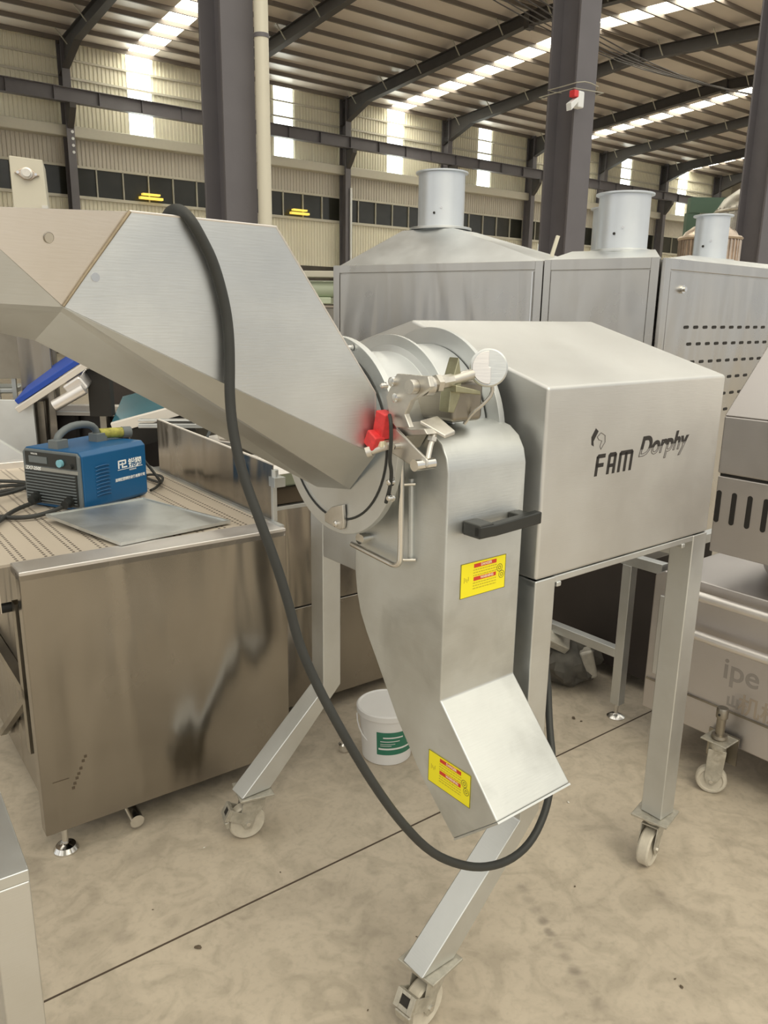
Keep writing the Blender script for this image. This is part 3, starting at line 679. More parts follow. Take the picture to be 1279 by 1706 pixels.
lg = MB(); pts = [(.170, 1.299), (.182, 1.307), (.197, 1.300), (.199, 1.285), (.186, 1.270), (.182, 1.277), (.187, 1.289), (.176, 1.292), (.170, 1.299)]
lg.tube([(x, -.0003, z) for x, z in pts], .0009, 4, cap=False)
lg.build('maker_emblem', 'logo_line', body, smooth=False)
# the second word: solid upper half, outlined lower half, slanted
def word(fill):
    bm = text_bm('Dorphy', .064, .0004, .28, .0022 if fill else 0, fill, .0010)
    xs = [v.co.x for v in bm.verts]; k_ = .205/(max(xs)-min(xs))
    bmesh.ops.transform(bm, matrix=Matrix.Diagonal((k_, 1, 1, 1)) @ Matrix.Translation((-min(xs), 0, 0)), verts=bm.verts)
    bmesh.ops.bisect_plane(bm, geom=bm.verts[:]+bm.edges[:]+bm.faces[:], plane_co=(0, .016, 0), plane_no=(0, 1 if not fill else -1, 0), clear_outer=True)
    return bm
for fl_, mt in ((True, 'logo_black'), (False, 'logo_line')):
    lg = MB(); put_text(lg, word(fl_), frameM((.330, -.0003, 1.239), (1, 0, .02), (0, 0, 1)))
    lg.build('model_lettering', mt, body, smooth=False)

# ------------------------------------------------------------------ thick black hose over the hopper
HO = [(-.672, .30, 1.54), (-.680, .27, 1.62), (-0.688, 0.225, 1.682), (-0.693, 0.19, 1.6975), (-0.692, 0.155, 1.6985), (-0.684, 0.137, 1.684), (-0.668, 0.136, 1.658), (-0.649, 0.136, 1.623), (-0.634, 0.136, 1.571), (-0.627, 0.136, 1.525), (-0.627, 0.135, 1.473), (-0.631, 0.133, 1.416), (-0.631, 0.125, 1.358), (-0.624, 0.11, 1.29), (-0.606, 0.09, 1.215), (-0.582, 0.075, 1.13), (-0.569, 0.06, 1.061), (-0.558, 0.05, 0.995), (-0.54, 0.035, 0.934), (-0.518, 0.015, 0.871), (-0.488, -0.01, 0.795), (-0.448, -0.03, 0.71), (-0.401, -0.05, 0.626), (-0.336, -0.06, 0.538), (-0.265, -0.065, 0.478), (-0.191, -0.07, 0.436), (-0.107, -0.07, 0.414), (-0.029, -0.06, 0.418), (0.031, -0.045, 0.457), (0.065, -0.028, 0.499), (0.098, -.005, 0.54), (0.143, 0.05, 0.60), (0.187, 0.1, 0.70), (.20, .16, .86), (.2, .18, 1.0)]
hose = MB().tube(HO, .0086, 14, 2).build('power_cable', 'black_rubber'); hose.location = M0; hose.rotation_euler = (0, 0, radians(TH))
tag(hose, 'thick black rubber cable draped over the hopper and looping down past the chute', 'cable')

# ------------------------------------------------------------------ belt conveyor machine at left
KT = radians(90-53.3); K0 = Vector((-.95, 1.927, 0))
bc = thing('belt_conveyor', 'long stainless belt machine at left with a perforated pale belt on top', 'machine', K0, KT)
fp = MB().box(0, .795, 0, .004, .085, .872).box(0, .012, .004, .05, .085, .872).box(.783, .795, .004, .05, .085, .872)
fp.build('front_panel', 'polished_steel', bc, bevel=.002)
MB().box(0, .795, 0, .105, .852, .88).build('end_cap', 'sheet_steel_lit', bc, bevel=.003)
MB().loft([[(-.05, .105, .876), (.795, .105, .876), (.795, 1.5, .876), (-.05, 1.5, .876)], [(-.05, .105, .868), (.795, .105, .868), (.795, 1.5, .868), (-.05, 1.5, .868)]]).box(-.054, -.046, .02, 1.5, .77, .876).build('belt', 'perforated_belt', bc, smooth=False)
MB().box(.03, .79, .06, 1.5, .10, .84).build('body', 'polished_steel', bc, bevel=.004)
MB().box(.0, .03, .10, .14, .30, .76).box(.0, .028, .10, 1.45, .47, .50).bar((.012, .15, .45), (.012, .62, .12), .02, .02).build('side_frame', 'grimy_steel', bc)
MB().cyl((-.28, .16, .735), (.02, .16, .735), .014, n=16).build('roller_shaft', 'black_plastic', bc)
MB().box(.785, .80, .02, 1.5, .86, .885).build('edge_strip', 'sheet_steel', bc)
for a, b in ((.055, .03), (.75, .06), (.055, 1.42), (.75, 1.42)):
    MB().revolve([(.036, 0), (.036, .006), (.028, .018), (.012, .022), (.009, .024), (.009, .10)], (a, b, 0), n=28).build('levelling_foot', 'chrome', bc)
MB().box(-.05, .795, 1.5, 1.56, .82, .905).build('far_end_cap', 'sheet_steel_lit', bc, bevel=.004)
MB().cyl((.255, -.012, .036), (.262, .16, .05), .021, n=24).build('drain_pipe', 'chrome', bc)
# dripped dark specks near the lower left of the front panel
mb = MB()
for (a, z) in ((.125, .30), (.118, .288), (.110, .267), (.103, .252), (.097, .24), (.09, .225), (.085, .212)):
    mb.box(a-.0045, a+.0035, -.0012, .001, z-.004, z+.004)
mb.box(.03, .075, -.001, .001, .2465, .2485)
mb.build('speck_marks', 'debris', bc, smooth=False)
# second machine body directly right of the conveyor
sm = thing('steel_cabinet', 'low stainless cabinet standing right behind the conveyor end, with a horizontal seam', 'cabinet', K0, KT)
MB().box(.815, 1.75, .30, 1.25, .06, .462).box(.815, 1.75, .303, 1.25, .466, .862).build('body', 'polished_steel', sm, bevel=.003)
MB().box(.815, 1.75, .306, 1.24, .46, .468).build('seam', 'dark_void', sm)
MB().box(.812, 1.755, .295, 1.25, .855, .87).build('top_plate', 'sheet_steel', sm, bevel=.002)
for a in (.86, 1.7): MB().revolve([(.03, 0), (.03, .006), (.01, .02), (.009, .07)], (a, .36, 0)).build('levelling_foot', 'chrome', sm)
cu = tag(MB().revolve([(.012, 0), (.02, .004), (.021, .028), (.014, .034)], (0, 0, 0)).build('floor_fitting', 'chrome'), 'small chrome floor fitting lying left of the white pail', 'fitting'); cu.location = (-.133, 2.545, 0)
# upright side sheet on the belt
ss = thing('side_sheet', 'upright stainless guard sheet standing along the right edge of the perforated belt', 'metal sheet', K0, KT)
MB().loft([[(.800, .10, .885), (.804, .10, .885), (.804, .09, 1.068), (.800, .09, 1.068)], [(.800, 1.10, .885), (.804, 1.10, .885), (.804, 1.10, 1.10), (.800, 1.10, 1.10)]]).build('sheet', 'polished_steel', ss)
MB().box(.797, .812, .085, .10, .882, 1.02).box(.79, .83, .06, .10, 1.0, 1.032).cyl((.805, .085, 1.03), (.805, .085, 1.055), .012, n=12).build('corner_post', 'sheet_steel', ss, bevel=.001)
MB().loft([[(.802, .09, 1.068), (.81, .09, 1.068), (.81, .09, 1.072), (.802, .09, 1.072)], [(.802, 1.10, 1.10), (.81, 1.10, 1.10), (.81, 1.10, 1.104), (.802, 1.10, 1.104)]]).build('rim', 'white_rail', ss)
sb = thing('motor_bracket', 'pale steel bracket block with a brush strip just left of the inlet ring', 'bracket', K0, KT)
MB().loft([[(.82, .22, 1.00), (1.10, .25, 1.00), (1.10, .42, 1.00), (.82, .42, 1.00)], [(.82, .25, 1.045), (1.10, .27, 1.045), (1.10, .42, 1.045), (.82, .42, 1.045)]]).build('plate', 'sheet_steel_lit', sb, bevel=.004)
MB().box(.86, 1.07, .33, .40, .93, 1.0).build('block', 'pale_green', sb, bevel=.01)
MB().box(.85, 1.08, .31, .42, .872, .93).build('brush_strip', 'debris', sb, bevel=.006)
# flat tray on the belt
tr = thing('flat_tray', 'shallow flat grey metal tray lying on the perforated belt in front of the blue welder', 'tray', K0, KT)
q = [(.190, .497), (.296, .088), (.672, .145), (.540, .575)]
cx = sum(a for a, b in q)/4; cy = sum(b for a, b in q)/4
i_ = [(cx+(a-cx)*.965, cy+(b-cy)*.965) for a, b in q]
tz = [.895, .882, .882, .890]
mb = MB()
V_ = [(a, b, z) for (a, b), z in zip(q, tz)]+[(a, b, z+.010) for (a, b), z in zip(q, tz)]+[(a, b, z+.010) for (a, b), z in zip(i_, tz)]+[(a, b, z+.006) for (a, b), z in zip(i_, tz)]
Fc = [(3, 2, 1, 0)]+[(i, (i+1) % 4, 4+(i+1) % 4, 4+i) for i in range(4)]+[(4+i, 4+(i+1) % 4, 8+(i+1) % 4, 8+i) for i in range(4)]+[(8+i, 8+(i+1) % 4, 12+(i+1) % 4, 12+i) for i in range(4)]+[(12, 13, 14, 15)]
mb.faces(V_, Fc).build('pan', 'sheet_steel_worn', tr, smooth=False)

# ------------------------------------------------------------------ blue welding inverter
# near bottom corner (.324,.546), right (.595,.692), left (.276,.841) in the conveyor frame
wx = Vector((.271, .146, 0)); WA = math.atan2(wx.y, wx.x)
w0 = K0+Matrix.Rotation(KT, 3, 'Z') @ Vector((.327, .548, .879))
we = thing('welding_inverter', 'blue boxy welding machine with black front grille standing on the perforated belt', 'welder', w0, KT+WA)
LX, WY, HZ = .31, .275, .205
MB().prism([(.0, .012), (0, .19), (.016, HZ), (WY-.016, HZ), (WY, .19), (WY, .012), (WY-.012, 0), (.012, 0)], 0, .006, LX).build('case', 'blue_enamel', we, bevel=.003)
MB().prism([(.006, .012), (.006, .188), (.018, HZ-.005), (WY-.018, HZ-.005), (WY-.006, .188), (WY-.006, .012)], 0, -.002, .008).build('front_face', 'grey_plastic', we, bevel=.002)
MB().box(-.006, .0, .02, WY-.014, .018, .128).build('grille', 'black_plastic', we, bevel=.002)
mb = MB()
for j in range(10): mb.box(-.010, -.005, .024, WY-.02, .024+.0105*j, .028+.0105*j)
mb.build('grille_slats', 'grey_plastic', we, smooth=False)
MB().box(-.0035, .0, .014, WY-.014, .128, .14).build('model_strip', 'dusty_blue', we)
MB().prism([(.018, .145), (.018, .192), (WY-.02, .192), (WY-.02, .145)], 0, -.005, -.001).build('control_panel', 'black_plastic', we, bevel=.001)
mb = MB(); put_text(mb, text_bm('ZX7-250S', .017, .0003, .2, .0004), frameM((-.0045, WY-.02, .129), (0, -1, 0), (0, 0, 1)))
put_text(mb, text_bm('WELDER', .008, .0003), frameM((-.0055, WY-.05, .183), (0, -1, 0), (0, 0, 1)))
mb.build('model_lettering', 'white_print', we, smooth=False)
MB().cyl((-.016, .085, .163), (-.004, .085, .163), .013, n=20).build('dial', 'lcd', we)
MB().box(-.007, -.004, .15, .235, .155, .178).build('display', 'grey_plastic', we)
MB().cyl((-.013, .04, .155), (-.004, .04, .155), .008, n=16).build('button', 'black_plastic', we)
# carry handle
MB().tube([(.035, WY/2, HZ-.005), (.035, WY/2, HZ+.03), (.045, WY/2, HZ+.045), (.085, WY/2, HZ+.065), (.14, WY/2, HZ+.07), (.19, WY/2, HZ+.062), (.215, WY/2, HZ+.04), (.22, WY/2, HZ-.005)], .013, 12, 1).box(.012, .062, WY/2-.022, WY/2+.022, HZ-.004, HZ+.03).box(.195, .245, WY/2-.022, WY/2+.022, HZ-.004, HZ+.03).build('carry_handle', 'grey_plastic', we, bevel=.003)
mb = MB()
for j in range(9):
    z = .045+.0125*j
    mb.tube([(.06+.0*j, -.0005, z), (.075, -.004, z+.004), (.11, -.004, z+.004), (.125, -.0005, z)], .0022, 6)
mb.build('vent_louvres', 'blue_enamel', we)
mb = MB(); X0 = frameM((.205, -.0006, .125), (1, 0, 0), (0, 0, 1))
put_text(mb, text_bm('锐翔', .034, .0003, 0, .0008), frameM((.218, -.0006, .122), (1, 0, 0), (0, 0, 1)))
put_text(mb, text_bm('RUIXIANG', .0075, .0003), frameM((.222, -.0006, .108), (1, 0, 0), (0, 0, 1)))
put_text(mb, text_bm('深圳锐翔焊接设备有限公司', .0125, .0003, 0, .0003), frameM((.150, -.0006, .078), (1, 0, 0), (0, 0, 1)))
mb.box(.165, .29, -.001, .0005, .1165, .118)
for a in ((.168, .122, .174, .150), (.168, .146, .206, .151), (.186, .122, .192, .142), (.176, .134, .206, .138), (.202, .136, .208, .150), (.194, .122, .212, .127)): mb.box(a[0], a[2], -.001, .0005, a[1], a[3])
mb.build('brand_lettering', 'white_print', we, smooth=False)
for y in (.055, .21):
    MB().cyl((-.045, y-.012, .030), (0, y, .036), .014, n=16).cyl((-.02, y-.005, .033), (.0, y, .036), .019, n=16).build('cable_plug', 'black_plastic', we)
for px_, py_ in ((.03, .03), (.28, .03), (.03, .24), (.28, .24)):
    MB().cyl((px_, py_, -.003), (px_, py_, .002), .01, n=12).build('rubber_foot', 'black_rubber', we)
tp = thing('electrode_holder', 'yellow and dark striped electrode holder lying on top of the blue welder', 'electrode holder', w0, KT+WA)
MB().tube([(.225, WY/2+.0, HZ+.025), (.26, WY/2-.01, HZ+.024), (.31, WY/2-.03, HZ+.022)], .019, 14).build('sleeve', 'yellow_sleeve', tp)
MB().cyl((.31, WY/2-.03, HZ+.022), (.34, WY/2-.042, HZ+.021), .021, n=14).build('collar', 'grey_plastic', tp)
# welding leads
def klocal(pts): return [Vector(p) for p in pts]
wl1 = MB().tube([(.285, .585, .906), (.22, .56, .893), (.15, .54, .889), (.07, .60, .887), (.02, .80, .887), (.10, .98, .887), (.26, 1.02, .89), (.30, .93, .888)], .0075, 10, 2).build('welding_lead', 'black_rubber')
wl2 = MB().tube([(.262, .73, .906), (.20, .72, .895), (.12, .66, .888), (.05, .52, .890), (-.02, .42, .892), (-.12, .36, .90), (-.3, .3, .92)], .0075, 10, 2).build('welding_lead', 'black_rubber')
wl3 = MB().tube([(.30, 1.0, .887), (.2, 1.12, .887), (.05, 1.05, .887), (-.02, .92, .905), (.06, .83, .905), (.2, .9, .904), (.28, 1.02, .905), (.12, 1.16, .905), (-.2, 1.2, .92)], .007, 10, 2).build('welding_lead', 'black_rubber')
for o, lb in ((wl1, 'black lead from the nearer front plug of the blue welder, curling on the belt'), (wl2, 'black lead from the farther front plug of the blue welder, running off left'), (wl3, 'coiled black lead on the belt left of the blue welder')):
    o.location = K0; o.rotation_euler = (0, 0, KT); tag(o, lb, 'cable', 'welding leads')
o = MB().tube([(.60, .80, 1.03), (.64, .78, .97), (.67, .74, .91), (.70, .82, .888), (.68, .98, .888), (.73, 1.02, .888), (.74, .88, .90), (.66, .76, .888), (.62, .72, .888)], .0055, 8, 2).build('mains_cord', 'black_rubber')
o.location = K0; o.rotation_euler = (0, 0, KT); tag(o, 'thin black mains cord hanging behind the blue welder', 'cable')

# ------------------------------------------------------------------ foreground steel table corner
ft = thing('steel_table', 'stainless table corner with scratched leg at the lower left edge', 'table', (-.524, .998, 0), radians(35))
MB().box(-.6, 0, 0, .5, .715, .735).build('table_top', 'sheet_steel', ft, bevel=.002)
for x_q in (-.055, -.6):
    for y_q in (0, .445): MB().box(x_q, x_q+.055, y_q, y_q+.055, .0, .715).build('leg', 'panel_steel', ft, bevel=.003)
MB().box(-.6, -.055, .01, .04, .60, .68).build('apron', 'sheet_steel', ft)

# ------------------------------------------------------------------ white pail
pl_ = thing('white_pail', 'small white plastic pail with lid and green label on the floor', 'bucket', (.022, 2.535, 0))
MB().revolve([(.0, 0), (.084, 0), (.088, .004), (.1, .175), (.106, .178), (.106, .19), (.0, .19)], n=48).build('tub', 'pail_white', pl_)
MB().revolve([(.108, .176), (.110, .178), (.110, .197), (.104, .201), (.098, .197), (0, .195), (0, .186), (.108, .186)], n=48).build('lid', 'pail_white', pl_, bevel=.001)
def band(mb, t0, t1, z0, z1, dr):
    n_ = 20; r_ = lambda z: .088+(z-.004)*.0702+dr
    mb.loft([[(r_(z)*cos(t0+(t1-t0)*i/n_), r_(z)*sin(t0+(t1-t0)*i/n_), z) for i in range(n_+1)] for z in (z0, z1)], cap=False, closed=False)
lb = MB(); band(lb, radians(-112), radians(-12), .045, .135, .0008); lab = lb.build('label', 'pail_green', pl_, recalc=False)
lb = MB(); band(lb, radians(-108), radians(-14), .066, .073, .0014)
band(lb, radians(-104), radians(-62), .098, .101, .0014); band(lb, radians(-104), radians(-72), .088, .090, .0014); band(lb, radians(-104), radians(-80), .081, .083, .0014); band(lb, radians(-98), radians(-55), .112, .117, .0014)
lb.build('label_print', 'pail_white', lab, recalc=False)
MB().tube([(.105*cos(t), .105*sin(t), .172) if False else (-.108*cos(a_), -.108*sin(a_)*.62-.01, .165-.105*sin(a_)) for a_ in [radians(x) for x in range(0, 181, 12)] for t in (0,)], .0025, 8).build('bail_handle', 'pail_white', pl_)

# ------------------------------------------------------------------ cooking tank at right
rt_ = thing('cooking_tank', 'stainless jacketed cooker at the right edge with guard pipes, slotted vents and sloping hood', 'machine', M0, radians(TH))
MB().prism([(-.7, .155), (.435, .155), (.435, .668), (.40, .69), (-.7, .69)], 0, 1.165, 2.0).build('tank_body', 'tank_steel', rt_, bevel=.006)
MB().box(1.158, 1.17, -.7, .425, .272, .278).build('seam', 'grimy_steel', rt_)
MB().box(1.158, 1.166, .36, .405, .30, .60).build('end_recess', 'panel_steel', rt_, bevel=.01)
for z, b0 in ((.655, .345), (.520, .318)):
    MB().tube([(1.17, b0-.035, z-.055) if z > .6 else (1.17, b0-.02, z-.02), (1.13, b0-.01, z-.055) if z > .6 else (1.135, b0-.005, z-.01), (1.115, b0, z-.02), (1.115, b0-.02, z), (1.115, b0-.06, z), (1.115, -.7, z)], .0165, 16, 2).build('guard_pipe', 'sheet_steel_lit', rt_)
MB().revolve([(.30, .69), (.33, .72), (.36, .80), (.0, .80)], (1.56, -.12, 0), n=48).build('kettle', 'tank_steel', rt_)
vs = MB().box(1.17, 2.0, -.7, .252, .80, 1.055).build('vent_skirt', 'tank_steel', rt_, bevel=.004)
mb = MB()
for j in range(7):
    b = .240-.0515*j
    sh_ = [(b+.0085*cos(t), (1.0 if sin(t) > 0 else .91)+.0085*sin(t)) for t in [radians(x) for x in range(0, 360, 24)]]
    mb.prism(sh_, 0, 1.1685, 1.176)
mb.build('vent_slots', 'dark_void', vs, smooth=False)
MB().box(1.175, 1.99, -.7, .247, 1.052, 1.066).build('gap', 'dark_void', rt_)
MB().box(1.168, 2.0, -.7, .254, 1.064, 1.249).build('hood_skirt', 'tank_steel', rt_, bevel=.006)
MB().loft([[(1.168, -.7, 1.249), (1.168, .254, 1.249), (2.0, .254, 1.249), (2.0, -.7, 1.249)], [(1.33, -.7, 1.62), (1.33, .15, 1.62), (1.9, .15, 1.62), (1.9, -.7, 1.62)]]).build('hood', 'tank_steel', rt_, bevel=.004)
mb = MB()
FL = lambda b, z: frameM((1.1645, b, z), (0, -1, 0), (0, 0, 1))
put_text(mb, text_bm('ipe', .105, .0003, 0, .0012), FL(.150, .385))
mb.build('embossed_lettering', 'ghost_print', rt_, smooth=False)
mb = MB(); put_text(mb, text_bm('机械', .075, .0003, 0, .001), FL(.085, .288)); mb.build('embossed_lettering', 'ghost_tan', rt_, smooth=False)
mb = MB(); put_text(mb, text_bm('山', .045, .0003, 0, .002), FL(.125, .295)); mb.build('embossed_lettering', 'ghost_print', rt_, smooth=False)
cs = thing('caster', None, None); cs.parent = rt_; cs.location = (1.10, .10, .20); cs.rotation_euler = (0, 0, radians(0))
MB().box(-.04, .045, -.045, .045, -.006, 0).build('mount_plate', 'caster_zinc', cs, bevel=.003)
MB().box(.045, .052, -.045, .06, -.10, 0).build('mount_bracket', 'grimy_steel', cs)
MB().revolve([(.022, 0), (.026, .006), (.024, .016), (.0145, .018), (.0145, .075), (.019, .078), (.019, .105), (.016, .112), (0, .112)], n=24).build('stem', 'grimy_steel', cs)
MB().cyl((-.021, 0, .092), (-.015, 0, .092), .004, n=12).build('stem_hole', 'dark_void', cs)
MB().revolve([(.022, -.006), (.028, -.02), (.026, -.034), (.02, -.04)], n=24).build('swivel', 'caster_zinc', cs)
fk = MB()
for s_ in (-1, 1): fk.prism([(.028, -.035), (-.028, -.035), (-.022, -.13), (.0, -.165), (.018, -.165), (.03, -.14)], 1, s_*.02-.0015, s_*.02+.0015)
fk = fk.box(-.026, .026, -.021, .021, -.038, -.034).build('fork', 'caster_zinc', cs, bevel=.001)
wl_ = MB().revolve([(.012, -.014), (.035, -.012), (.038, -.016), (.045, -.015), (.049, -.009), (.049, .009), (.045, .015), (.038, .016), (.035, .012), (.012, .014)], (.008, 0, -.151), (0, 1, 0), 36).build('wheel', 'wheel_nylon', cs)
ab = MB().cyl((.008, -.026, -.151), (.008, .026, -.151), .007, n=6).build('axle_bolt', 'chrome', cs)
for o in (fk, wl_, ab): o.rotation_euler = (0, 0, radians(118))

# ------------------------------------------------------------------ tubular stand behind, with levelling foot
st_ = thing('tube_stand', 'square tube steel stand on a levelling foot, seen below the dicer body', 'stand', M0, radians(TH))
for a, b in ((1.247, .585), (1.247, 1.55), (1.95, .585), (1.95, 1.55)):
    l_ = MB().box(a, a+.04, b, b+.04, .06, .64).build('leg', 'sheet_steel', st_, bevel=.002)
    MB().revolve([(.035, 0), (.035, .004), (.02, .014), (.008, .018), (.008, .07)], (a+.02, b+.02, 0), n=24).build('levelling_foot', 'chrome', l_)
MB().box(1.247, 1.287, .625, 1.55, .255, .292).build('lower_rail', 'sheet_steel', st_, bevel=.002)
MB().box(1.247, 1.287, .46, 1.55, .64, .68).box(1.287, 1.99, .585, .625, .64, .68).build('top_rail', 'sheet_steel', st_, bevel=.002)
MB().box(1.53, 1.95, .65, 1.54, .06, .62).build('shade_box', 'brown_box', st_)  # added dark box standing in for the deep shade under the stand
# crumpled rubbish under the stand
rb = thing('rubbish_bag', 'dark crumpled bag with scrap packaging on the floor under the tube stand', 'rubbish', (.80, 3.12, 0))
mb = MB(); mb.sphere((0, 0, .11), 1, 24, (.13, .12, .11))
for v in mb.b.verts: 
    s_ = 1+.16*math.sin(v.co.x*60+v.co.z*47)+.10*math.sin(v.co.y*90+v.co.x*33); v.co.x *= s_; v.co.y *= s_
    v.co.z = max(.001, v.co.z*(1+.1*math.sin(v.co.x*70)))
mb.build('bag', 'rubbish_grey', rb)
T = Matrix.Translation((-.06, -.06, .22)) @ Matrix.Rotation(radians(25), 4, 'Y') @ Matrix.Rotation(radians(30), 4, 'X')
MB().box(-.05, .05, -.035, .035, -.02, .02, M=T).build('packet', 'foil_white', rb, bevel=.004)
T2 = Matrix.Translation((.07, -.07, .13)) @ Matrix.Rotation(radians(-15), 4, 'Y')
MB().box(-.03, .03, -.03, .03, -.07, .06, M=T2).build('packet', 'foil_white', rb, bevel=.012)

# ------------------------------------------------------------------ oven line with stainless panels and chimneys
AT = radians(90-123); A0 = Vector((-.333, 5.0, 0))
ou = Vector((sin(radians(123)), cos(radians(123)), 0)); ow = Vector((-cos(radians(123)), sin(radians(123)), 0))
ov = thing('oven_cabinet', 'wide stainless oven housing with pyramid top, left of the panelled row', 'oven', A0, AT)
ZT = 1.828
MB().box(0, 1.362, .012, 1.15, .15, ZT-.002).build('carcass', 'oven_steel', ov)
MB().box(0, .045, 0, .02, .15, ZT).box(1.318, 1.362, 0, .02, .15, ZT).box(.045, 1.318, 0, .02, ZT-.045, ZT).box(.045, 1.318, 0, .02, .15, .2).build('face_frame', 'oven_steel', ov, bevel=.002)
MB().box(.05, 1.313, .004, .014, .21, ZT-.052).build('front_panel', 'oven_steel', ov, bevel=.002)
MB().box(1.305, 1.311, -.004, .006, .21, ZT-.055).build('panel_edge', 'chrome', ov)
ax0, ax1, ay0, ay1 = .31, .66, .30, .62
MB().loft([[(.045, .01, ZT), (1.35, .01, ZT), (1.35, 1.15, ZT), (.045, 1.15, ZT)], [(ax0, ay0, 2.045), (ax1, ay0, 2.045), (ax1, ay1, 2.045), (ax0, ay1, 2.045)]]).build('pyramid_top', 'sheet_steel', ov, smooth=False)
for a in (.06, 1.3):
    for b in (.08, 1.05): MB().cyl((a, b, 0), (a, b, .15), .022).build('leg', 'sheet_steel', ov)
def chimney(loc, r, h, label, flange=.05):
    c = thing('chimney_duct', label, 'chimney', loc, 0, 'grey exhaust ducts')
    MB().revolve([(r, .02), (r, h), (r-.004, h), (r-.004, .02), (r, .02)], n=48, cap=False).build('duct', 'duct_steel', c)
    MB().revolve([(r+.001, h-.012), (r+.018, h-.008), (r+.018, h), (r-.004, h+.003), (r-.004, h-.012), (r+.001, h-.012)], n=48, cap=False).build('top_flange', 'duct_steel', c)
    MB().revolve([(r-.004, 0), (r+flange, 0), (r+flange, .014), (r+.002, .02), (r-.004, .02), (r-.004, 0)], n=24, cap=False).build('base_flange', 'sheet_steel', c, bevel=.002)
    d = Vector((-loc[0], -loc[1], 0)).normalized(); p = Vector((0, 0, .09))+d*(r-.002); s_ = d.cross(Vector((0, 0, 1)))
    for off, z_, m_ in ((-.035, .0, 'dark_void'), (-.0, .03, 'chrome')):
        q_ = p-s_*off*1.2-d*(off*off/(2*r)); q_.z = .09+z_
        MB().cyl(q_, q_+d*.006, .007, n=12).build('rivet', m_, c)
    return c
cA = A0+ou*.485+ow*.46
chimney((cA.x, cA.y, 2.05), .142, .335, 'tallest pale grey chimney, standing alone on the pyramid top')
ov2 = thing('oven_section', 'narrow middle oven section with one inset flat panel', 'oven', A0, AT)
qb = [(.82, 4.26), (1.313, 3.94), (1.52, 5.04), (1.42, 5.19)]
def toA(x, y):
    d = Vector((x, y, 0))-A0; return (d.dot(ou), d.dot(ow))
qa = [toA(*p) for p in ((.823, 4.262), (1.312, 3.944), (1.52, 5.04), (1.445, 5.15))]
qa[0] = (1.372, .01); qa[1] = (1.955, .01)
MB().prism(qa, 2, .15, ZT).build('carcass', 'oven_steel', ov2)
MB().box(1.368, 1.405, 0, .02, .15, ZT+.004).box(1.915, 1.955, 0, .02, .15, ZT+.004).box(1.405, 1.915, 0, .02, ZT-.05, ZT+.004).build('face_frame', 'oven_steel', ov2, bevel=.002)
MB().box(1.408, 1.912, .003, .013, .2, ZT-.055).build('front_panel', 'oven_steel', ov2, bevel=.002)
MB().loft([[(a, b, ZT) for a, b in qa], [(qa[0][0]+.05, .25, ZT+.06), (qa[1][0]-.1, .28, ZT+.06), (qa[2][0]-.02, qa[2][1]-.05, ZT+.06), (qa[3][0]+.02, qa[3][1]-.05, ZT+.06)]]).build('sloped_top', 'sheet_steel', ov2, smooth=False)
chimney((1.262, 4.45, ZT+.055), .134, .30, 'large pale grey chimney just right of the central column', .03)
c2_ = chimney((1.52, 5.62, ZT+.09), .13, .34, 'half-hidden pale chimney behind the large right-hand one', .06)
CT = radians(90-48.8); C0 = Vector((1.335, 3.93, 0))
ov3 = thing('oven_end_unit', 'long stainless oven side with rows of black slots and one bolt', 'oven', C0, CT)
MB().prism([(0.0, .012), (2.4, .012), (2.4, 1.3), (1.67, 1.3)], 2, .15, ZT-.004).build('carcass', 'oven_steel', ov3)
MB().box(0, .055, 0, .02, .15, ZT).box(.055, 2.4, 0, .02, ZT-.052, ZT).build('face_frame', 'oven_steel', ov3, bevel=.002)
pn = MB().box(.062, 2.38, .002, .014, .2, ZT-.06).build('front_panel', 'oven_steel', ov3, bevel=.002)
mb = MB()
for r_, z in enumerate((1.503, 1.418, 1.325, 1.233, 1.141, 1.05)):
    for j in range(21):
        x = .262+.098*j+.045*(r_ % 2)
        if x < 2.3: mb.prism([(x+.010*cos(t)+(.014 if cos(t) > 0 else -.014), z+.0085*sin(t)) for t in [radians(k_) for k_ in range(0, 360, 30)]], 1, .0, .006)
mb.build('slot_rows', 'dark_void', pn, smooth=False)
MB().cyl((.18, -.02, 1.687), (.18, .004, 1.687), .012, n=16).cyl((.18, -.008, 1.687), (.18, .003, 1.687), .02, n=16).build('bolt', 'chrome', pn)
MB().loft([[(0.0, .01, ZT-.003), (2.4, .01, ZT-.003), (2.4, 1.3, ZT-.003), (1.67, 1.3, ZT-.003)], [(.62, .22, ZT+.055), (2.2, .22, ZT+.055), (2.2, 1.0, ZT+.055), (1.5, 1.0, ZT+.055)]]).build('shallow_top', 'sheet_steel', ov3, smooth=False)
C_u = Vector((sin(radians(48.8)), cos(radians(48.8)), 0)); C_w = Vector((-cos(radians(48.8)), sin(radians(48.8)), 0))
pC = C0+C_u*1.36+C_w*.45
chimney((1.99, 5.08, ZT+.055), .098, .275, 'shorter pale grey chimney in front of the ribbed vessels', .05)
sk = tag(MB().bar((.98, 5.0, 1.83), (1.03, 5.0, 2.02), .03, .02).build('wooden_stick', 'cream_pipe'), 'pale thin stick leaning by the foot of the central column', 'stick')

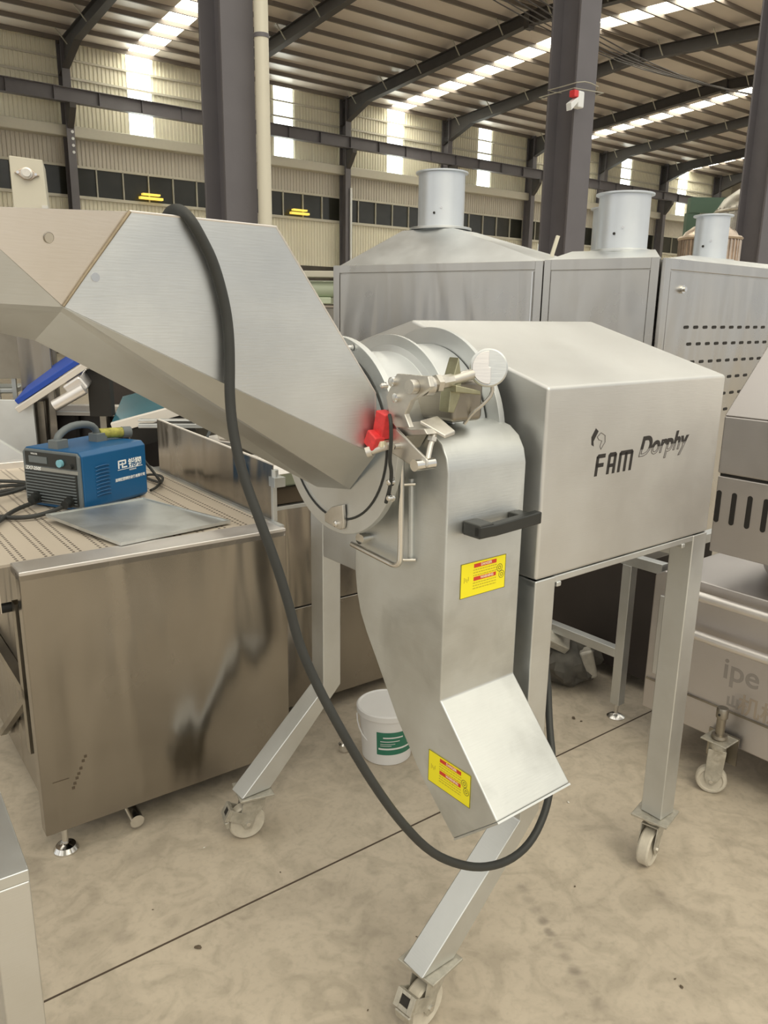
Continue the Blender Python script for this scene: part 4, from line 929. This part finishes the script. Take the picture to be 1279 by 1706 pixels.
# ------------------------------------------------------------------ ribbed pressure vessels far right
def vessel(loc, R, H, mt, label):
    v = thing('pressure_vessel', label, 'tank', loc, 0, 'ribbed pressure vessels')
    MB().revolve([(R, 0), (R, H), (R*.97, H+.12*R), (R*.85, H+.32*R), (R*.6, H+.5*R), (R*.32, H+.58*R), (0, H+.58*R)], n=48).build('shell', mt, v)
    mb = MB()
    for j in range(36):
        t_ = 2*pi*j/36; mb.tube([((R+.004)*cos(t_), (R+.004)*sin(t_), H-1.6), ((R+.004)*cos(t_), (R+.004)*sin(t_), H), (R*.97*cos(t_+.02), R*.97*sin(t_+.02), H+.12*R)], .022, 5)
    mb.build('jacket_ribs', mt, v)
    MB().revolve([(R+.03, H+.02), (R+.05, H+.05), (R+.02, H+.08)], n=40, cap=False).build('ring', mt, v)
    MB().revolve([(R*.36, H+.55*R), (R*.36, H+.66*R), (R*.42, H+.66*R), (R*.42, H+.74*R), (0, H+.78*R)], n=32).build('manhole', mt, v)
    for j in range(10):
        t_ = 2*pi*j/10; MB().cyl((R*.42*cos(t_), R*.42*sin(t_), H+.62*R), (R*.42*cos(t_), R*.42*sin(t_), H+.82*R), .03, n=6).build('clamp_bolt', mt, v)
    MB().cyl((-.3*R, -R*.7, H-.25), (-.36*R, -R*1.25, H-.25), .09, n=16).cyl((-.35*R, -R*1.2, H-.25), (-.36*R, -R*1.27, H-.25), .13, n=16).build('nozzle', mt, v)
    return v
vessel((8.62, 19.0, 0), 1.08, 3.86, 'cast_steel', 'larger ribbed steel pressure vessel beside the right-edge column')
vessel((5.70, 14.6, 0), .50, 2.86, 'copper_steel', 'smaller coppery ribbed vessel left of the short chimney')
g = thing('green_frame', 'dark green steel machine frame seen between the two ribbed vessels', 'frame', (7.93, 20.6, 0))
for x in (-.4, .4):
    MB().box(x-.15, x+.15, -.1, .1, 0, 4.06).build('post', 'green_paint', g)
MB().box(-.5, .5, -.12, .12, 4.06, 4.42).build('cross_beam', 'green_paint', g)

# ------------------------------------------------------------------ clutter behind the conveyor, left
def simple(name, mb, mt, label, cat, loc=(0, 0, 0), rz=0, group=None, bevel=.003, **k):
    o = mb.build(name, mt, bevel=bevel, **k); o.location = loc; o.rotation_euler = (0, 0, rz); return tag(o, label, cat, group)
el = thing('elevator_head', 'pale upright conveyor end plate with a flange bearing, above the hopper mouth at left', 'conveyor', (-1.72, 3.99, 0), radians(20))
MB().prism([(-.075, 1.75), (.085, 1.75), (.07, 2.235), (-.075, 2.245)], 1, 0, .25).build('plate', 'cream_trim', el, bevel=.004)
MB().box(-.25, -.08, .08, .2, 1.2, 2.0).box(-.05, .05, .05, .2, 0, 1.75).build('back_cover', 'grimy_steel', el)
bg_ = MB().prism([(-.058, 2.17), (-.04, 2.182), (-.018, 2.194), (.012, 2.194), (.034, 2.175), (.052, 2.162), (.034, 2.155), (.012, 2.14), (-.018, 2.142), (-.04, 2.16)], 1, -.014, .002).build('flange_bearing', 'copper_steel', el, bevel=.003)
MB().revolve([(.026, 0), (.026, .012), (.018, .014), (.018, .03), (0, .03)], (-.003, -.014, 2.168), (0, -1, 0), 24).build('bearing_insert', 'cast_steel', bg_)
for x, z in ((-.042, 2.171), (.036, 2.166)): MB().cyl((x, -.02, z), (x, -.01, z), .007, n=6).build('bolt', 'chrome', bg_)
MB().box(.05, .078, -.012, 0, 2.0, 2.03).build('latch', 'cast_steel', el)
simple('support_column', MB().prism([(-.075, 0), (.075, 0), (.06, 1.52), (-.085, 1.52)], 1, 0, .3), 'polished_steel', 'tall plain steel upright beneath the hopper mouth at far left', 'machine part', (-1.70, 3.86, 0), radians(20))
fr = thing('stacked_tube_rack', 'pale stacked tubes and rails at the far left edge beside the steel upright', 'rack', (-2.12, 4.0, 0), radians(15))
for z, h_, m_ in ((1.02, .04, 'cream_trim'), (1.12, .03, 'sheet_steel'), (1.24, .07, 'sheet_steel'), (1.34, .05, 'grimy_steel'), (1.41, .06, 'cream_trim')):
    MB().box(-.4, .22, 0, .25, z, z+h_).build('rail', m_, fr, bevel=.008)
for x in (.12, .2): MB().box(x, x+.02, -.01, .02, .8, 1.48).build('post', 'sheet_steel', fr)
wp = thing('folded_guard', 'grey folded sheet guard with a diagonal crease at the far left edge', 'metal sheet', (-1.76, 3.70, 0), radians(8))
MB().prism([(-.5, 0), (.10, 0), (.085, 1.125), (-.5, 1.14)], 1, 0, .02).build('upper_sheet', 'sheet_steel', wp, bevel=.003)
MB().loft([[(-.5, -.06, .80), (.11, -.02, .80), (.11, 0, .79), (-.5, 0, .79)], [(-.5, -.02, 1.04), (-.16, -.01, .99), (-.15, 0, .98), (-.5, 0, 1.02)]]).build('creased_sheet', 'panel_steel', wp)
bb = thing('blue_belt_conveyor', 'inclined conveyor with bright blue belt and white side frame', 'conveyor', (-1.50, 3.66, 1.215), radians(5))
T = Matrix.Rotation(radians(16), 4, 'X') @ Matrix.Rotation(radians(-33), 4, 'Y')
MB().box(-.25, .24, 0, .30, .03, .055, M=T).build('belt', 'belt_blue', bb, bevel=.004)
T3 = T
MB().box(-.17, -.14, .12, .15, -1.215, -.1).build('post', 'grimy_steel', bb)
MB().box(.12, .15, .12, .15, -1.215, .06).build('post', 'grimy_steel', bb)
MB().box(-.26, .26, -.03, 0, -.0, .028, M=T3).build('side_frame', 'white_rail', bb, bevel=.003)
MB().box(.0, .10, -.05, .08, -.075, -.005, M=T3).build('gearbox', 'sheet_steel_lit', bb, bevel=.012)
MB().cyl((-.03, -.06, -.10), (.11, -.06, -.02), .026, n=20).build('motor', 'sheet_steel_lit', bb)
MB().box(.10, .2, .03, .1, -.16, .06).build('leg_plate', 'dark_void', bb)
wr_t = thing('white_rail', 'long white horizontal rail over an added dark panel behind the blue welder', 'rail', (-1.48, 3.9, 1.03), 0)
MB().box(-.32, .30, 0, .08, 0, .05).build('rail', 'white_rail', wr_t, bevel=.003)
MB().box(-.32, .30, -.01, .0, .018, .022).build('groove', 'sheet_steel', wr_t)
MB().box(-.34, .34, .07, .09, -1.03, .0).build('fill_panel', 'brown_box', wr_t)  # added panel that darkens the gap under the rail
for x, y, lb in ((-1.56, 4.0, 'left dark post under the white rail behind the blue welder'), (-1.40, 4.0, 'right dark post under the white rail behind the blue welder')):
    simple('dark_post', MB().box(-.01, .01, -.01, .01, 0, 1.03), 'dark_void', lb, 'post', (x, y-.06, 0), 0, 'posts under the rail')
tb = thing('teal_belt_conveyor', 'second inclined conveyor with a teal belt, right of the white rail', 'conveyor', (-1.12, 3.65, 1.06), radians(12))
T = Matrix.Rotation(radians(8), 4, 'X') @ Matrix.Rotation(radians(-15), 4, 'Y')
for x_q in (-.1, .12): MB().box(x_q-.01, x_q+.01, .22, .24, -1.06, -.02).build('post', 'grimy_steel', tb)
MB().box(-.16, .20, 0, .5, .0, .02, M=T).build('belt', 'belt_teal', tb, bevel=.003)
MB().box(-.16, .20, -.03, 0, -.025, .022, M=T).build('side_frame', 'white_rail', tb, bevel=.002)
MB().box(-.1, .2, -.02, .1, -.12, -.03, M=T).build('under_frame', 'dark_void', tb)
simple('brown_machine_cabinet', MB().box(-.55, .55, 0, .6, 0, 1.32), 'brown_box', 'dark brownish cabinet behind the white rail', 'cabinet', (-1.25, 5.05, 0), radians(-5))
simple('grey_machine_cabinet', MB().box(-.20, .20, 0, .5, 0, 1.30), 'grimy_steel', 'grey brown cabinet seen under the hopper between the two inclined belts', 'cabinet', (-1.10, 4.25, 0), radians(4))
simple('tan_machine_cabinet', MB().box(-.21, .21, 0, .4, 0, 1.18), 'grimy_steel', 'tan grey cabinet seen just below the hopper behind the guard sheet', 'cabinet', (-.62, 4.2, 0), radians(-4))
lt = thing('parts_tray', 'pale tray of loose motor parts behind the guard sheet', 'tray', (-.62, 3.2, 0), radians(-30))
MB().box(-.22, .24, 0, .25, 1.0, 1.02).build('pan', 'sheet_steel_lit', lt, bevel=.003)
MB().box(-.12, .06, .02, .18, 1.02, 1.06).build('lid', 'white_rail', lt, bevel=.012)
MB().cyl((.08, .05, 1.045), (.14, .05, 1.045), .025, n=16).cyl((.15, .08, 1.04), (.18, .08, 1.04), .02, n=16).build('motor_part', 'sheet_steel', lt)
MB().tube([(-.2, .05, 1.02), (-.17, .04, 1.06), (-.12, .05, 1.07), (-.08, .05, 1.04)], .006, 8, 2).build('wire', 'grey_plastic', lt)
for x_q in (-.2, .2): MB().box(x_q-.01, x_q+.01, .1, .12, .871, 1.0).build('leg', 'grimy_steel', lt)
simple('grey_rail', MB().box(-.4, .4, 0, .04, 1.03, 1.05).box(-.4, .4, 0, .05, 1.06, 1.068), 'sheet_steel', 'thin double steel rail above the guard sheet', 'rail', (-.72, 3.55, 0), radians(6))
pr_ = thing('pipe_rack', 'rack of pale green pipe and tan rails between the hopper and the oven', 'rack', (-.75, 6.0, 0), radians(-5))
MB().box(-.8, .5, 0, .1, 1.80, 1.845).build('rail', 'cream_trim', pr_, bevel=.005)
MB().cyl((-.8, .12, 1.72), (.5, .12, 1.72), .06, n=24).build('pipe', 'pale_green', pr_)
MB().box(-.1, .33, .05, .25, 1.61, 1.66).build('valve_body', 'pale_green', pr_, bevel=.01)
MB().box(-.8, .5, 0, .1, 1.585, 1.60).build('rail', 'ghost_tan', pr_)
MB().box(-.8, .5, .02, .5, .0, 1.58).build('cabinet', 'grimy_steel', pr_)
# ------------------------------------------------------------------ marks and crumbs on the slab
def blob(name, c, rx, ry, ang, mt, n_=26, z=.0009, seed=1, ring=False, amp=.18):
    rnd = random.Random(seed); ph = [rnd.uniform(0, 6.28) for _ in range(4)]
    V = []; T_ = radians(ang)
    for i in range(n_):
        t_ = 2*pi*i/n_; k_ = 1+amp*(sin(2*t_+ph[0])*.5+sin(3*t_+ph[1])*.4+sin(7*t_+ph[2])*.25)
        x, y = rx*k_*cos(t_), ry*k_*sin(t_); V.append((x*cos(T_)-y*sin(T_), x*sin(T_)+y*cos(T_), z))
    if ring:
        V2 = [(x*.88, y*.88, z) for x, y, _ in V]
        mb = MB().faces(V+V2, [(i, (i+1) % n_, n_+(i+1) % n_, n_+i) for i in range(n_)])
    else: mb = MB().faces(V, [tuple(range(n_))])
    o = mb.build(name, mt, smooth=False, recalc=False); o.location = c; o['kind'] = 'structure'; return o
crumbs = [(-.45, 1.623, .010), (.765, 2.803, .010), (.79, 2.78, .006), (.727, 1.527, .006), (.72, 1.55, .004), (-.28, 1.9, .003), (-.52, 2.0, .004), (.40, 1.98, .004), (.55, 1.86, .004), (.1, 1.67, .003), (-.02, 1.45, .003), (.25, 1.75, .004), (.62, 2.25, .006), (-.6, 1.75, .003)]
for j, (x, y, r_) in enumerate(crumbs):
    mb = MB(); mb.sphere((0, 0, r_*.3), r_, 8, (1, .55, .3))
    rnd = random.Random(j)
    for v in mb.b.verts: v.co += Vector((rnd.uniform(-.2, .2)*r_, rnd.uniform(-.2, .2)*r_, 0))
    o = mb.build('floor_debris', 'debris' if j not in (6, 11, 12) else 'debris_pale'); o.location = (x, y, .0005); o.rotation_euler = (0, 0, j*1.7)
    tag(o, 'tiny crumb of debris on the concrete floor', 'debris', 'floor crumbs')
